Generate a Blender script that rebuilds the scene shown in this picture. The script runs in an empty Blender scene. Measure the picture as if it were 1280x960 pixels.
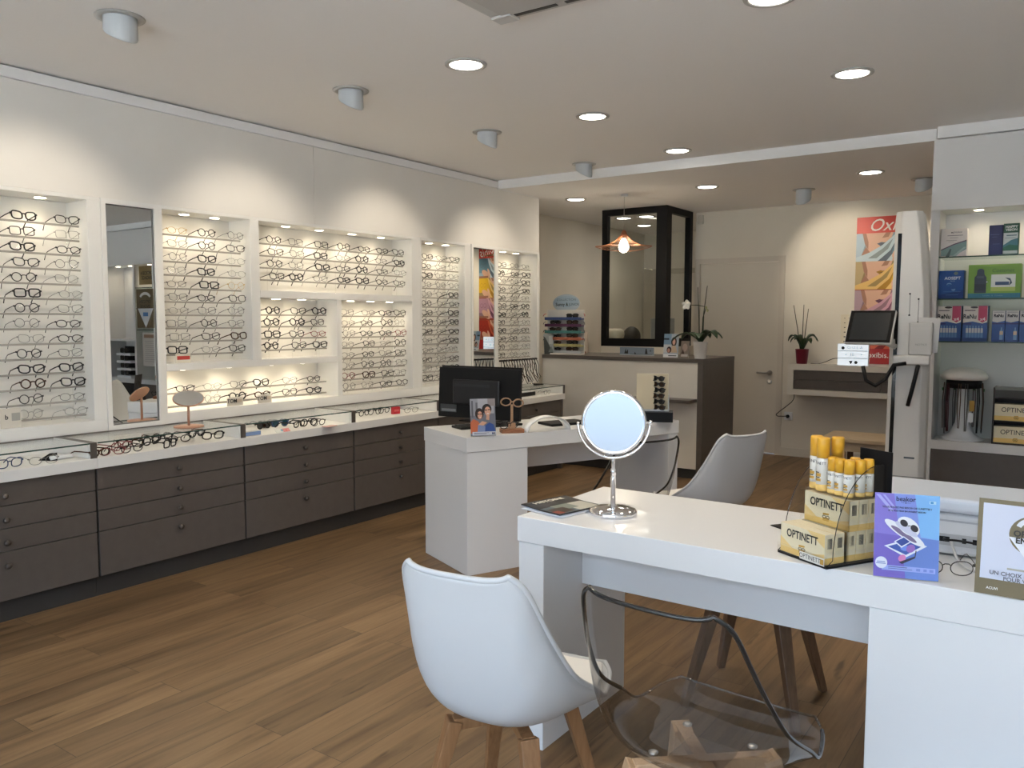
import bpy, bmesh, math, random
from mathutils import Vector, Matrix
random.seed(7)
SC = bpy.context.scene
COL = SC.collection
PI = math.pi
R = math.radians

# ------------------------------------------------------------------ camera
FOC, YAW, PITCH, ROLL, EYE = 1024.96, R(34.983), R(4.470), R(0.0818), 1.41
_f = Vector((-math.sin(YAW) * math.cos(PITCH), math.cos(YAW) * math.cos(PITCH), -math.sin(PITCH)))
_r = Vector((math.cos(YAW), math.sin(YAW), 0))
_u = _r.cross(_f)
_r, _u = _r * math.cos(ROLL) + _u * math.sin(ROLL), -_r * math.sin(ROLL) + _u * math.cos(ROLL)
cam = bpy.data.cameras.new('camera')
co = bpy.data.objects.new('camera', cam)
COL.objects.link(co)
co.matrix_world = Matrix(((_r.x, _u.x, -_f.x, 0), (_r.y, _u.y, -_f.y, 0), (_r.z, _u.z, -_f.z, EYE), (0, 0, 0, 1)))
cam.sensor_fit = 'HORIZONTAL'
cam.sensor_width = 36
cam.lens = FOC / 1280 * 36
cam.clip_start = 0.05
SC.camera = co


def at_z(px, py, z):
    d = (px - 640) * _r - (py - 480) * _u + FOC * _f
    t = (z - EYE) / d.z
    return Vector((d.x * t, d.y * t, z))


# ------------------------------------------------------------------ materials
_M = {}


def mat(name, col=(.8, .8, .8), rough=.5, metal=0., spec=.5, emit=None, estr=0., coat=0., alpha=None):
    if name in _M:
        return _M[name]
    m = bpy.data.materials.new(name)
    m.use_nodes = True
    b = m.node_tree.nodes['Principled BSDF']
    b.inputs['Base Color'].default_value = (*col, 1)
    b.inputs['Roughness'].default_value = rough
    b.inputs['Metallic'].default_value = metal
    b.inputs['Specular IOR Level'].default_value = spec
    b.inputs['Coat Weight'].default_value = coat
    if emit:
        b.inputs['Emission Color'].default_value = (*emit, 1)
        b.inputs['Emission Strength'].default_value = estr
    _M[name] = m
    return m


def ink(c):
    """printed ink of one colour (0-255 sRGB triple)"""
    n = 'ink_%d_%d_%d' % tuple(c)
    return mat(n, tuple(lin(v) for v in c), .45)


def lin(v):
    v /= 255
    return v / 12.92 if v <= .04045 else ((v + .055) / 1.055) ** 2.4


def noisy(name, c1, c2, scale=8, rough=.5, stretch=(1, 1, 1), bump=0., detail=6):
    if name in _M:
        return _M[name]
    m = mat(name, c1, rough)
    nt = m.node_tree
    N, L = nt.nodes, nt.links
    b = N['Principled BSDF']
    tc = N.new('ShaderNodeTexCoord')
    mp = N.new('ShaderNodeMapping')
    mp.inputs['Scale'].default_value = stretch
    no = N.new('ShaderNodeTexNoise')
    no.inputs['Scale'].default_value = scale
    no.inputs['Detail'].default_value = detail
    cr = N.new('ShaderNodeValToRGB')
    cr.color_ramp.elements[0].color = (*c1, 1)
    cr.color_ramp.elements[1].color = (*c2, 1)
    cr.color_ramp.elements[0].position = .35
    cr.color_ramp.elements[1].position = .7
    L.new(tc.outputs['Object'], mp.inputs[0])
    L.new(mp.outputs[0], no.inputs['Vector'])
    L.new(no.outputs['Fac'], cr.inputs[0])
    L.new(cr.outputs[0], b.inputs['Base Color'])
    if bump:
        bp = N.new('ShaderNodeBump')
        bp.inputs['Strength'].default_value = bump
        bp.inputs['Distance'].default_value = .002
        L.new(no.outputs['Fac'], bp.inputs['Height'])
        L.new(bp.outputs[0], b.inputs['Normal'])
    return m


def glass(name, tint=(.96, .98, .97), gloss=1.0, ior=1.45, rough=.0, graze=.85):
    """thin clear pane: mostly transparent, fresnel reflection"""
    if name in _M:
        return _M[name]
    m = bpy.data.materials.new(name)
    m.use_nodes = True
    N, L = m.node_tree.nodes, m.node_tree.links
    N.clear()
    out = N.new('ShaderNodeOutputMaterial')
    mix = N.new('ShaderNodeMixShader')
    tr = N.new('ShaderNodeBsdfTransparent')
    tr.inputs[0].default_value = (*tint, 1)
    gl = N.new('ShaderNodeBsdfGlossy')
    gl.inputs['Roughness'].default_value = rough
    lw = N.new('ShaderNodeLayerWeight')
    lw.inputs['Blend'].default_value = .5
    pw = N.new('ShaderNodeMath')
    pw.operation = 'POWER'
    pw.inputs[1].default_value = 5
    L.new(lw.outputs['Facing'], pw.inputs[0])
    mu = N.new('ShaderNodeMath')
    mu.operation = 'MULTIPLY_ADD'
    f0 = ((ior - 1) / (ior + 1)) ** 2 * gloss
    mu.inputs[1].default_value = (1 - f0) * graze
    mu.inputs[2].default_value = f0
    L.new(pw.outputs[0], mu.inputs[0])
    L.new(mu.outputs[0], mix.inputs[0])
    L.new(tr.outputs[0], mix.inputs[1])
    L.new(gl.outputs[0], mix.inputs[2])
    L.new(mix.outputs[0], out.inputs[0])
    _M[name] = m
    return m


WHITE_WALL = noisy('wall_paint', (.80, .775, .73), (.83, .805, .76), 3, .85)
BACK_WALL = noisy('cream_wall_paint', (.74, .69, .60), (.77, .72, .63), 3, .85)
CEIL = mat('ceiling_paint', (.87, .845, .825), .9)
CEIL_B = mat('bulkhead_paint', (.86, .855, .85), .8)
LACQ = mat('white_lacquer', (.83, .83, .83), .28, coat=.15)
UNITW = mat('white_melamine', (.83, .82, .79), .45)
TAUPE = noisy('taupe_laminate', (.108, .091, .079), (.118, .100, .087), 20, .42)
PLINTH = mat('dark_plinth', (.040, .037, .034), .5)
GAP = mat('shadow_gap', (.01, .01, .01), .8)
BLACK = mat('black_plastic', (.009, .009, .010), .45, spec=.22)
GLOSSB = mat('gloss_black', (.006, .006, .007), .08)
CHROME = mat('chrome', (.88, .88, .9), .04, 1.)
STEEL = mat('brushed_steel', (.55, .54, .52), .3, 1.)
MIRROR = mat('mirror_silver', (.86, .88, .87), .0, 1.)
GLASS = glass('clear_glass')
CASEG = glass('case_glass', (.99, .995, .99), .7, graze=.40)
GLASSG = mat('green_glass_edge', (.03, .07, .06), .15)
ACRYL = glass('clear_acrylic', (.985, .985, .98), .8)
PLAST = mat('white_plastic', (.80, .81, .82), .35)
LEDM = mat('led_glow', (1, .95, .85), .4, emit=(1., .86, .62), estr=14)
DOWNM = mat('downlight_glow', (1, 1, 1), .4, emit=(1., .93, .82), estr=11)
COPPER = mat('copper', (.78, .38, .22), .25, 1.)
COPPERM = mat('copper_paint', (.55, .30, .20), .4)
OAK = noisy('oak_leg', (.25, .12, .048), (.34, .175, .078), 14, .45, (6, 6, .6))
OAKP = noisy('pale_oak_leg', (.50, .32, .18), (.60, .40, .24), 14, .45, (6, 6, .6))
OAKD = noisy('oak_leg_dark', (.12, .065, .035), (.17, .095, .05), 14, .45, (6, 6, .6))
WOODL = noisy('pale_wood', (.50, .38, .24), (.60, .47, .31), 8, .5, (1, 6, 6))
LEAF = noisy('orchid_leaf', (.02, .045, .018), (.035, .075, .03), 20, .35)
STEMG = mat('orchid_stem', (.035, .045, .02), .5)


def floor_material():
    m = mat('oak_laminate', (.3, .2, .1), .42, spec=.35)
    N, L = m.node_tree.nodes, m.node_tree.links
    b = N['Principled BSDF']
    tc = N.new('ShaderNodeTexCoord')
    mp = N.new('ShaderNodeMapping')
    mp.inputs['Rotation'].default_value = (0, 0, R(90))
    L.new(tc.outputs['Object'], mp.inputs[0])
    br = N.new('ShaderNodeTexBrick')
    br.inputs['Color1'].default_value = (0, 0, 0, 1)
    br.inputs['Color2'].default_value = (1, 1, 1, 1)
    br.inputs['Mortar'].default_value = (.5, .5, .5, 1)
    br.inputs['Scale'].default_value = 1
    br.inputs['Mortar Size'].default_value = .0012
    br.inputs['Mortar Smooth'].default_value = .1
    br.inputs['Bias'].default_value = 0
    br.inputs['Brick Width'].default_value = 1.28
    br.inputs['Row Height'].default_value = .145
    br.offset = .37
    br.offset_frequency = 2
    L.new(mp.outputs[0], br.inputs['Vector'])
    # per plank offset so the grain breaks at each board
    va = N.new('ShaderNodeVectorMath')
    va.operation = 'MULTIPLY_ADD'
    L.new(br.outputs['Color'], va.inputs[0])
    va.inputs[1].default_value = (9, 5, 3)
    L.new(mp.outputs[0], va.inputs[2])
    m2 = N.new('ShaderNodeMapping')
    m2.inputs['Scale'].default_value = (.75, 11, 1)
    L.new(va.outputs[0], m2.inputs[0])
    n1 = N.new('ShaderNodeTexNoise')
    n1.inputs['Scale'].default_value = 1.6
    n1.inputs['Detail'].default_value = 9
    n1.inputs['Roughness'].default_value = .62
    n1.inputs['Distortion'].default_value = .5
    L.new(m2.outputs[0], n1.inputs['Vector'])
    cr = N.new('ShaderNodeValToRGB')
    e = cr.color_ramp.elements
    e[0].position, e[0].color = .28, (.094, .051, .024, 1)
    e[1].position, e[1].color = .74, (.268, .167, .082, 1)
    k = e.new(.48)
    k.color = (.184, .110, .052, 1)
    L.new(n1.outputs['Fac'], cr.inputs[0])
    # plank tone
    hs = N.new('ShaderNodeHueSaturation')
    mr = N.new('ShaderNodeMapRange')
    mr.inputs['To Min'].default_value = .82
    mr.inputs['To Max'].default_value = 1.18
    L.new(br.outputs['Color'], mr.inputs['Value'])
    L.new(mr.outputs[0], hs.inputs['Value'])
    L.new(cr.outputs[0], hs.inputs['Color'])
    # knots and cracks
    m3 = N.new('ShaderNodeMapping')
    m3.inputs['Scale'].default_value = (1.4, 7, 1)
    L.new(va.outputs[0], m3.inputs[0])
    n2 = N.new('ShaderNodeTexNoise')
    n2.inputs['Scale'].default_value = 2.6
    n2.inputs['Detail'].default_value = 3
    L.new(m3.outputs[0], n2.inputs['Vector'])
    c2 = N.new('ShaderNodeValToRGB')
    c2.color_ramp.elements[0].position = .66
    c2.color_ramp.elements[0].color = (1, 1, 1, 1)
    c2.color_ramp.elements[1].position = .76
    c2.color_ramp.elements[1].color = (.42, .38, .34, 1)
    L.new(n2.outputs['Fac'], c2.inputs[0])
    mx = N.new('ShaderNodeMix')
    mx.data_type = 'RGBA'
    mx.blend_type = 'MULTIPLY'
    mx.inputs['Factor'].default_value = 1
    L.new(hs.outputs[0], mx.inputs['A'])
    L.new(c2.outputs[0], mx.inputs['B'])
    m4 = N.new('ShaderNodeMix')
    m4.data_type = 'RGBA'
    m4.blend_type = 'MIX'
    L.new(br.outputs['Fac'], m4.inputs['Factor'])
    L.new(mx.outputs['Result'], m4.inputs['A'])
    m4.inputs['B'].default_value = (.07, .042, .024, 1)
    L.new(m4.outputs['Result'], b.inputs['Base Color'])
    bp = N.new('ShaderNodeBump')
    bp.inputs['Strength'].default_value = .12
    bp.inputs['Distance'].default_value = .002
    L.new(n1.outputs['Fac'], bp.inputs['Height'])
    L.new(bp.outputs[0], b.inputs['Normal'])
    return m


# ------------------------------------------------------------------ mesh builder
class MB:
    def __init__(s):
        s.bm = bmesh.new()

    def _mi(s, faces, mi):
        for f in faces:
            f.material_index = mi

    def box(s, x0, x1, y0, y1, z0, z1, mi=0, bev=0.):
        v = [s.bm.verts.new(p) for p in ((x0, y0, z0), (x1, y0, z0), (x1, y1, z0), (x0, y1, z0), (x0, y0, z1), (x1, y0, z1), (x1, y1, z1), (x0, y1, z1))]
        fs = [s.bm.faces.new([v[i] for i in q]) for q in ((3, 2, 1, 0), (4, 5, 6, 7), (0, 1, 5, 4), (1, 2, 6, 5), (2, 3, 7, 6), (3, 0, 4, 7))]
        s._mi(fs, mi)
        if bev:
            es = list({e for f in fs for e in f.edges})
            r = bmesh.ops.bevel(s.bm, geom=es, offset=bev, segments=2, affect='EDGES', profile=.5)
            s._mi(r['faces'], mi)
        return s

    def poly(s, pts, mi=0):
        f = s.bm.faces.new([s.bm.verts.new(p) for p in pts])
        f.material_index = mi
        return f

    def prism(s, pts, d, mi=0):
        """pts: 3D outline, d: extrusion vector"""
        d = Vector(d)
        a = [s.bm.verts.new(p) for p in pts]
        b = [s.bm.verts.new(Vector(p) + d) for p in pts]
        n = len(pts)
        fs = [s.bm.faces.new(a[::-1]), s.bm.faces.new(b)]
        for i in range(n):
            fs.append(s.bm.faces.new((a[i], a[(i + 1) % n], b[(i + 1) % n], b[i])))
        s._mi(fs, mi)
        return s

    def bar(s, p, q, w, h, mi=0, up=(0, 0, 1), w2=None, h2=None):
        """rectangular bar from p to q, tapering from w x h to w2 x h2"""
        p, q = Vector(p), Vector(q)
        d = (q - p).normalized()
        a = d.cross(Vector(up))
        if a.length < 1e-4:
            a = d.cross(Vector((1, 0, 0)))
        a.normalize()
        b = a.cross(d).normalized()
        w2, h2 = w2 or w, h2 or h
        A = [s.bm.verts.new(p + a * w * i / 2 + b * h * j / 2) for i, j in ((-1, -1), (1, -1), (1, 1), (-1, 1))]
        B = [s.bm.verts.new(q + a * w2 * i / 2 + b * h2 * j / 2) for i, j in ((-1, -1), (1, -1), (1, 1), (-1, 1))]
        fs = [s.bm.faces.new(A[::-1]), s.bm.faces.new(B)]
        for i in range(4):
            fs.append(s.bm.faces.new((A[i], A[(i + 1) % 4], B[(i + 1) % 4], B[i])))
        s._mi(fs, mi)
        return s

    def tube(s, pts, r, n=8, closed=False, mi=0, flat=1., cap=True):
        pts = [Vector(p) for p in pts]
        N = len(pts)
        rs = r if isinstance(r, (list, tuple)) else [r] * N
        ref = None
        rings = []
        for i in range(N):
            if closed:
                t = pts[(i + 1) % N] - pts[i - 1]
            else:
                t = pts[min(i + 1, N - 1)] - pts[max(i - 1, 0)]
            t.normalize()
            if ref is None:
                ref = Vector((0, 0, 1)) if abs(t.z) < .9 else Vector((0, 1, 0))
            a = (ref - t * ref.dot(t))
            if a.length < 1e-5:
                a = t.orthogonal()
            a.normalize()
            ref = a
            b = t.cross(a)
            rings.append([s.bm.verts.new(pts[i] + a * rs[i] * math.cos(2 * PI * k / n) + b * rs[i] * flat * math.sin(2 * PI * k / n)) for k in range(n)])
        m = N if closed else N - 1
        for i in range(m):
            A, B = rings[i], rings[(i + 1) % N]
            # closed loops: match the seam
            off = 0
            if closed and i == N - 1:
                off = min(range(n), key=lambda o: (A[0].co - B[o].co).length)
            for k in range(n):
                f = s.bm.faces.new((A[k], A[(k + 1) % n], B[(k + 1 + off) % n], B[(k + off) % n]))
                f.material_index = mi
                f.smooth = True
        if not closed and cap:
            s.bm.faces.new(rings[0][::-1]).material_index = mi
            s.bm.faces.new(rings[-1]).material_index = mi
        return s

    def lathe(s, prof, n=32, c=(0, 0, 0), mi=0, smooth=True, axis='z'):
        """prof: list of (r, z)"""
        c = Vector(c)
        rings = []
        for r, z in prof:
            ring = []
            for k in range(n):
                t = 2 * PI * k / n
                p = (r * math.cos(t), r * math.sin(t), z)
                if axis == 'y':
                    p = (p[0], -p[2], p[1])
                elif axis == 'x':
                    p = (p[2], p[0], p[1])
                ring.append(s.bm.verts.new(c + Vector(p)))
            rings.append(ring)
        for i in range(len(prof) - 1):
            for k in range(n):
                f = s.bm.faces.new((rings[i][k], rings[i][(k + 1) % n], rings[i + 1][(k + 1) % n], rings[i + 1][k]))
                f.material_index = mi
                f.smooth = smooth
        for ring in (rings[0][::-1], rings[-1]):
            try:
                s.bm.faces.new(ring).material_index = mi
            except ValueError:
                pass
        return s

    def grid(s, P, mi=0, smooth=True):
        V = [[s.bm.verts.new(p) for p in row] for row in P]
        for i in range(len(V) - 1):
            for j in range(len(V[0]) - 1):
                f = s.bm.faces.new((V[i][j], V[i][j + 1], V[i + 1][j + 1], V[i + 1][j]))
                f.smooth = smooth
                f.material_index = mi
        return s

    def build(s, name, m, parent=None, loc=None, fix=True):
        if fix:
            bmesh.ops.recalc_face_normals(s.bm, faces=s.bm.faces)
        me = bpy.data.meshes.new(name)
        s.bm.to_mesh(me)
        s.bm.free()
        for x in (m if isinstance(m, (list, tuple)) else [m]):
            me.materials.append(x)
        o = bpy.data.objects.new(name, me)
        COL.objects.link(o)
        if parent is not None:
            o.parent = parent
        if loc:
            o.location = loc
        return o


def tag(o, label=None, cat=None, group=None, kind=None):
    if label:
        o['label'] = label
    if cat:
        o['category'] = cat
    if group:
        o['group'] = group
    if kind:
        o['kind'] = kind
    return o


def thing(name, label, cat, loc=(0, 0, 0), rz=0., group=None):
    o = bpy.data.objects.new(name, None)
    COL.objects.link(o)
    o.empty_display_size = .05
    o.location = loc
    o.rotation_euler = (0, 0, rz)
    return tag(o, label, cat, group)


def struct(name, mb, m, label=None):
    o = mb.build(name, m)
    o['kind'] = 'structure'
    if label:
        o['label'] = label
    return o


def kids(o):
    return list(o.children)


def copy_tree(o, parent=None):
    c = o.copy()
    COL.objects.link(c)
    if parent is not None:
        c.parent = parent
    for ch in kids(o):
        copy_tree(ch, c)
    return c


def bev(o, w=.003, seg=2):
    b = o.modifiers.new('bevel', 'BEVEL')
    b.width = w
    b.segments = seg
    b.limit_method = 'ANGLE'
    return o


def text(parent, s, size, loc, m, rot=(PI / 2, 0, 0), align='CENTER', sx=1., name='lettering', bold=0., shear=0.):
    c = bpy.data.curves.new(name, 'FONT')
    c.body = s
    c.size = size
    c.align_x = align
    c.align_y = 'CENTER'
    c.offset = bold
    c.shear = shear
    c.resolution_u = 3
    c.materials.append(m)
    o = bpy.data.objects.new(name, c)
    COL.objects.link(o)
    o.parent = parent
    o.location = loc
    o.rotation_euler = rot
    o.scale = (sx, 1, 1)
    return o


def ell(cx, cy, rx, ry, n=20, a=0., t0=0., t1=2 * PI):
    out = []
    full = abs(t1 - t0 - 2 * PI) < 1e-6
    for k in range(n if full else n + 1):
        t = t0 + (t1 - t0) * k / n
        x, y = rx * math.cos(t), ry * math.sin(t)
        out.append((cx + x * math.cos(a) - y * math.sin(a), cy + x * math.sin(a) + y * math.cos(a)))
    return out


def rect(x0, y0, x1, y1):
    return [(x0, y0), (x1, y0), (x1, y1), (x0, y1)]


def print_sheet(name, w, h, layers, parent=None, thick=.002, back=(235, 235, 230), y=0., x0=0., z0=0., step=.00012):
    """flat printed card facing -y; layers: [(polygon in 0..1 units, colour)], printed in order"""
    mb = MB()
    cols = [tuple(back)]
    mb.box(x0, x0 + w, y, y + thick, z0, z0 + h, 0)
    for i, (poly, c) in enumerate(layers):
        c = tuple(c)
        if c not in cols:
            cols.append(c)
        yy = y - step * (i + 1)
        f = mb.poly([(x0 + max(0, min(1, a)) * w, yy, z0 + max(0, min(1, b)) * h) for a, b in poly], cols.index(c))
        f.normal_update()
        if f.normal.y > 0:
            f.normal_flip()
    return mb.build(name, [ink(c) for c in cols], parent, fix=False)
# ------------------------------------------------------------------ the room
ZC, ZL = 2.655, 2.58          # main ceiling, lower ceiling past the bulkhead
YB = 6.05                     # bulkhead
struct('floor', MB().box(-5.3, 2.6, -1.75, 10.6, -.1, 0), floor_material())
struct('ceiling', MB().box(-4.75, 2.6, -1.75, YB + .02, ZC, ZC + .12), CEIL)
struct('ceiling_back', MB().box(-5.3, 2.6, YB + .02, 10.6, ZL, ZL + .2), CEIL)
struct('trim_bulkhead', MB().box(-4.40, -.86, YB, YB + .02, ZL - .001, ZC), CEIL_B)
struct('wall_left', MB().box(-4.85, -4.63, -1.75, 6.74, 0, ZC), WHITE_WALL)
m = MB().box(-4.63, -4.40, -1.75, 3.908, 2.0655, 2.5905).box(-4.63, -4.40, 3.911, 6.74, 2.0655, 2.5905)
struct('wall_left_upper', m, WHITE_WALL)
struct('trim_ceiling', MB().box(-4.63, -4.385, -1.75, YB, 2.592, 2.646).box(-4.63, -4.385, YB, 6.74, 2.592, 2.578), CEIL_B)
struct('wall_left_end', MB().box(-5.2, -4.63, 6.71, 6.74, 0, ZL), BACK_WALL)
struct('wall_recess', MB().box(-5.2, -5.03, 6.74, 10.6, 0, ZL), BACK_WALL)
struct('wall_office', MB().box(-5.03, -3.45, 10.35, 10.5, 0, ZL), BACK_WALL)
struct('wall_office_side', MB().box(-3.5, -3.4, 8.72, 10.35, 0, ZL), BACK_WALL)
# far wall with its door
DX0, DX1, DZ = -3.50, -2.64, 2.015
m = MB().box(-3.56, DX0 - .005, 8.6, 8.72, 0, ZL).box(DX0 - .005, DX1 + .005, 8.6, 8.72, DZ + .005, ZL).box(DX1 + .005, 2.6, 8.6, 8.72, 0, ZL)
struct('wall_back', m, BACK_WALL)
DOORP = mat('door_paint', (.70, .645, .56), .5)
d = MB().box(DX0, DX1, 8.612, 8.65, .006, DZ).build('door_1', DOORP)
d['kind'] = 'structure'
m = MB().box(DX0 - .06, DX0 - .004, 8.588, 8.6, 0, DZ + .06).box(DX1 + .004, DX1 + .06, 8.588, 8.6, 0, DZ + .06).box(DX0 - .004, DX1 + .004, 8.588, 8.6, DZ + .004, DZ + .06)
m.build('door_frame', mat('door_frame_paint', (.66, .60, .52), .55), d)
h = MB().lathe([(.026, 0), (.026, .008), (.012, .010), (.011, .045), (0, .046)], 20, (DX1 - .075, 8.612, .86), axis='y')
h.tube([(DX1 - .075, 8.566, .86), (DX1 - .10, 8.562, .86), (DX1 - .20, 8.566, .86)], .0095, 10)
h.build('door_handle', STEEL, d)
MB().lathe([(.026, 0), (.026, .008), (.020, .010), (0, .010)], 20, (DX1 - .075, 8.612, .765), axis='y').build('keyhole_plate', STEEL, d)
struct('baseboard_back', MB().box(DX1 + .06, 2.5, 8.588, 8.6, 0, .085), mat('baseboard_paint', (.68, .63, .55), .5))
# door glimpsed in the workshop
d2 = MB().box(-4.74, -3.95, 10.33, 10.35, .01, 2.03).build('door_2', DOORP)
d2['kind'] = 'structure'
MB().box(-5.01, -4.745, 10.31, 10.35, 0, 2.10).box(-4.745, -3.6, 10.31, 10.35, 2.035, 2.10).build('door_frame', mat('office_frame_paint', (.50, .45, .37), .55), d2)
# right hand side and shop front
struct('wall_right', MB().box(2.45, 2.6, -1.75, 8.6, 0, ZC), WHITE_WALL)
m = MB().box(-4.75, -2.7, -1.75, -1.6, 0, ZC).box(2.1, 2.6, -1.75, -1.6, 0, ZC).box(-2.7, 2.1, -1.75, -1.6, 2.45, ZC).box(-2.7, 2.1, -1.75, -1.6, 0, .25)
struct('wall_front', m, WHITE_WALL)
w = MB().box(-2.7, 2.1, -1.68, -1.67, .25, 2.45).build('window_1', GLASS)
w['kind'] = 'structure'
m = MB()
for x in (-2.7, -1.12, .46, 2.04):
    m.box(x, x + .06, -1.70, -1.64, .25, 2.45)
m.box(-2.7, 2.1, -1.70, -1.64, .25, .31).box(-2.7, 2.1, -1.70, -1.64, 2.39, 2.45)
m.build('window_frame', mat('shopfront_aluminium', (.10, .10, .10), .4), w)
struct('pavement', MB().box(-14, 12, -14, -1.75, -.15, -.05), noisy('pavement_stone', (.50, .50, .50), (.58, .58, .57), 3, .8))

# ------------------------------------------------------------------ wall display units
UX, UB, UT = -4.40, -4.617, 2.045      # front plane, back panel, top
RAILM = mat('grey_acrylic_rail', (.40, .38, .34), .25)
LED_SPOTS = []


def led(u, x, y, z, r=.027, spot=True):
    """flush puck light in the underside of a panel"""
    m = MB().lathe([(r + .006, 0), (r + .006, .004), (0, .004)], 20, (x, y, z - .004), 0)
    m.lathe([(r, 0), (r, .0015), (0, .0015)], 20, (x, y, z - .0055), 1)
    m.build('puck_light', [PLAST, LEDM], u)
    if spot:
        LED_SPOTS.append((x, y, z - .012))


def niche(u, y0, y1, z0, z1, top=.02, bot=.02, rails=(), ry0=None, ry1=None, leds=()):
    ry0 = y0 + .02 if ry0 is None else ry0
    ry1 = y1 - .03 if ry1 is None else ry1
    for z in rails:
        MB().box(-4.472, -4.462, ry0, ry1, z - .010, z, bev=.0015).build('rail', RAILM, u)
    # little posts that carry the rails
    if rails:
        for yy in (ry0 + .10, (ry0 + ry1) / 2, ry1 - .06):
            MB().tube([(-4.478, yy, z0 + .001), (-4.478, yy, max(rails) + .02)], .003, 6).build('rail_post', ACRYL, u)
    for y in leds:
        led(u, -4.5, y, z1)


def panel(u, name, x0, x1, y0, y1, z0, z1, m=None):
    return bev(MB().box(x0, x1, y0, y1, z0, z1).build(name, m or UNITW, u), .0015, 1)


BACKP = mat('niche_back_white', (.84, .82, .77), .5)
ZB = .862                                # top of the bottom board
rails = {}
# unit before the tall mirror
u1 = thing('display_unit', 'white backlit display unit of long rails before the tall wall mirror', 'display unit', (0, 0, 0), group='wall display units')
panel(u1, 'back_panel', UB - .012, UB, 1.0, 2.40, ZB, UT, BACKP)
panel(u1, 'bottom_board', UB, UX, 1.0, 2.4015, .797, ZB)
panel(u1, 'top_board', UB, UX, 1.0, 2.4015, UT, UT + .02)
panel(u1, 'side_panel', UB, UX, 2.33, 2.4015, ZB, UT)
panel(u1, 'side_panel', UB, UX, .96, 1.0, ZB, UT)
rails['a'] = [1.911 - i * (1.911 - .895) / 13 for i in range(14)]
niche(u1, 1.0, 2.33, ZB, UT, rails=rails['a'], ry1=2.318, leds=(1.30, 1.72, 2.14))
# unit past the tall mirror, six compartments
u2 = thing('display_unit', 'wide white backlit display unit of five compartments past the tall wall mirror', 'display unit', (0, 0, 0), group='wall display units')
Y0, YA, Y1, YD, Y2 = 2.765, 3.373, 3.442, 4.104, 4.904
panel(u2, 'back_panel', UB - .012, UB, Y0, Y2, ZB, UT, BACKP)
panel(u2, 'bottom_board', UB, UX, 2.7385, 5.0055, .797, ZB)
panel(u2, 'top_board', UB, UX, 2.7385, 5.0055, UT, UT + .02)
panel(u2, 'side_panel', UB, UX, 2.7385, Y0, ZB, UT)
panel(u2, 'side_panel', UB, UX, Y2, 5.0055, ZB, UT)
panel(u2, 'divider', UB, UX, YA, Y1, 1.15, UT)
panel(u2, 'divider', UB, UX, YD, 4.15, ZB, 1.552)
panel(u2, 'shelf', UB, UX, Y1, Y2, 1.552, 1.60)
panel(u2, 'shelf', UB, UX, Y0, YD, 1.108, 1.15)
rails['b'] = [1.914 - i * (1.914 - 1.203) / 9 for i in range(10)]
niche(u2, Y0, YA, 1.15, UT, rails=rails['b'], ry1=3.345, leds=(2.974, 3.185))
rails['c'] = [1.913, 1.834, 1.755, 1.675]
niche(u2, Y1, Y2, 1.60, UT, rails=rails['c'], ry1=4.87, leds=(3.741, 4.04, 4.358, 4.661))
rails['d'] = [1.445, 1.367, 1.288, 1.210]
niche(u2, Y1, YD, 1.15, 1.552, rails=rails['d'], ry1=4.06, leds=(3.648, 3.869))
rails['e'] = [.972, .893]
niche(u2, Y0, YD, ZB, 1.108, rails=rails['e'], ry1=4.05, leds=(2.92, 3.25, 3.58, 3.85))
rails['f'] = [1.440 - i * (1.440 - .893) / 7 for i in range(8)]
niche(u2, 4.15, Y2, ZB, 1.552, rails=rails['f'], ry1=4.88, leds=(4.333, 4.541, 4.752))
u3 = thing('display_unit', 'narrow white backlit display unit of rails before the narrow wall mirror', 'display unit', (0, 0, 0), group='wall display units')
panel(u3, 'back_panel', UB - .012, UB, 5.03, 5.578, ZB, UT, BACKP)
panel(u3, 'bottom_board', UB, UX, 5.0065, 5.6645, .797, ZB)
panel(u3, 'top_board', UB, UX, 5.0065, 5.6645, UT, UT + .02)
panel(u3, 'side_panel', UB, UX, 5.0065, 5.025, ZB, UT)
panel(u3, 'side_panel', UB, UX, 5.578, 5.6645, ZB, UT)
rails['g'] = [1.902 - i * (1.902 - .907) / 13 for i in range(14)]
niche(u3, 5.03, 5.578, ZB, UT, rails=rails['g'], ry1=5.57, leds=(5.226, 5.443))
u4 = thing('display_unit', 'narrow white backlit display unit past the narrow mirror, at the end of the wall', 'display unit', (0, 0, 0), group='wall display units')
panel(u4, 'back_panel', UB - .012, UB, 6.07, 6.706, ZB, UT, BACKP)
panel(u4, 'bottom_board', UB, UX, 6.0385, 6.75, .797, ZB)
panel(u4, 'top_board', UB, UX, 6.0385, 6.75, UT, UT + .02)
panel(u4, 'side_panel', UB, UX, 6.0385, 6.07, ZB, UT)
panel(u4, 'side_panel', UB, UX + .004, 6.706, 6.75, ZB, UT)
rails['h'] = [1.893 - i * (1.893 - 1.058) / 11 for i in range(12)]
niche(u4, 6.07, 6.706, ZB, UT, rails=rails['h'], ry1=6.69, leds=(6.279, 6.494))


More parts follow.
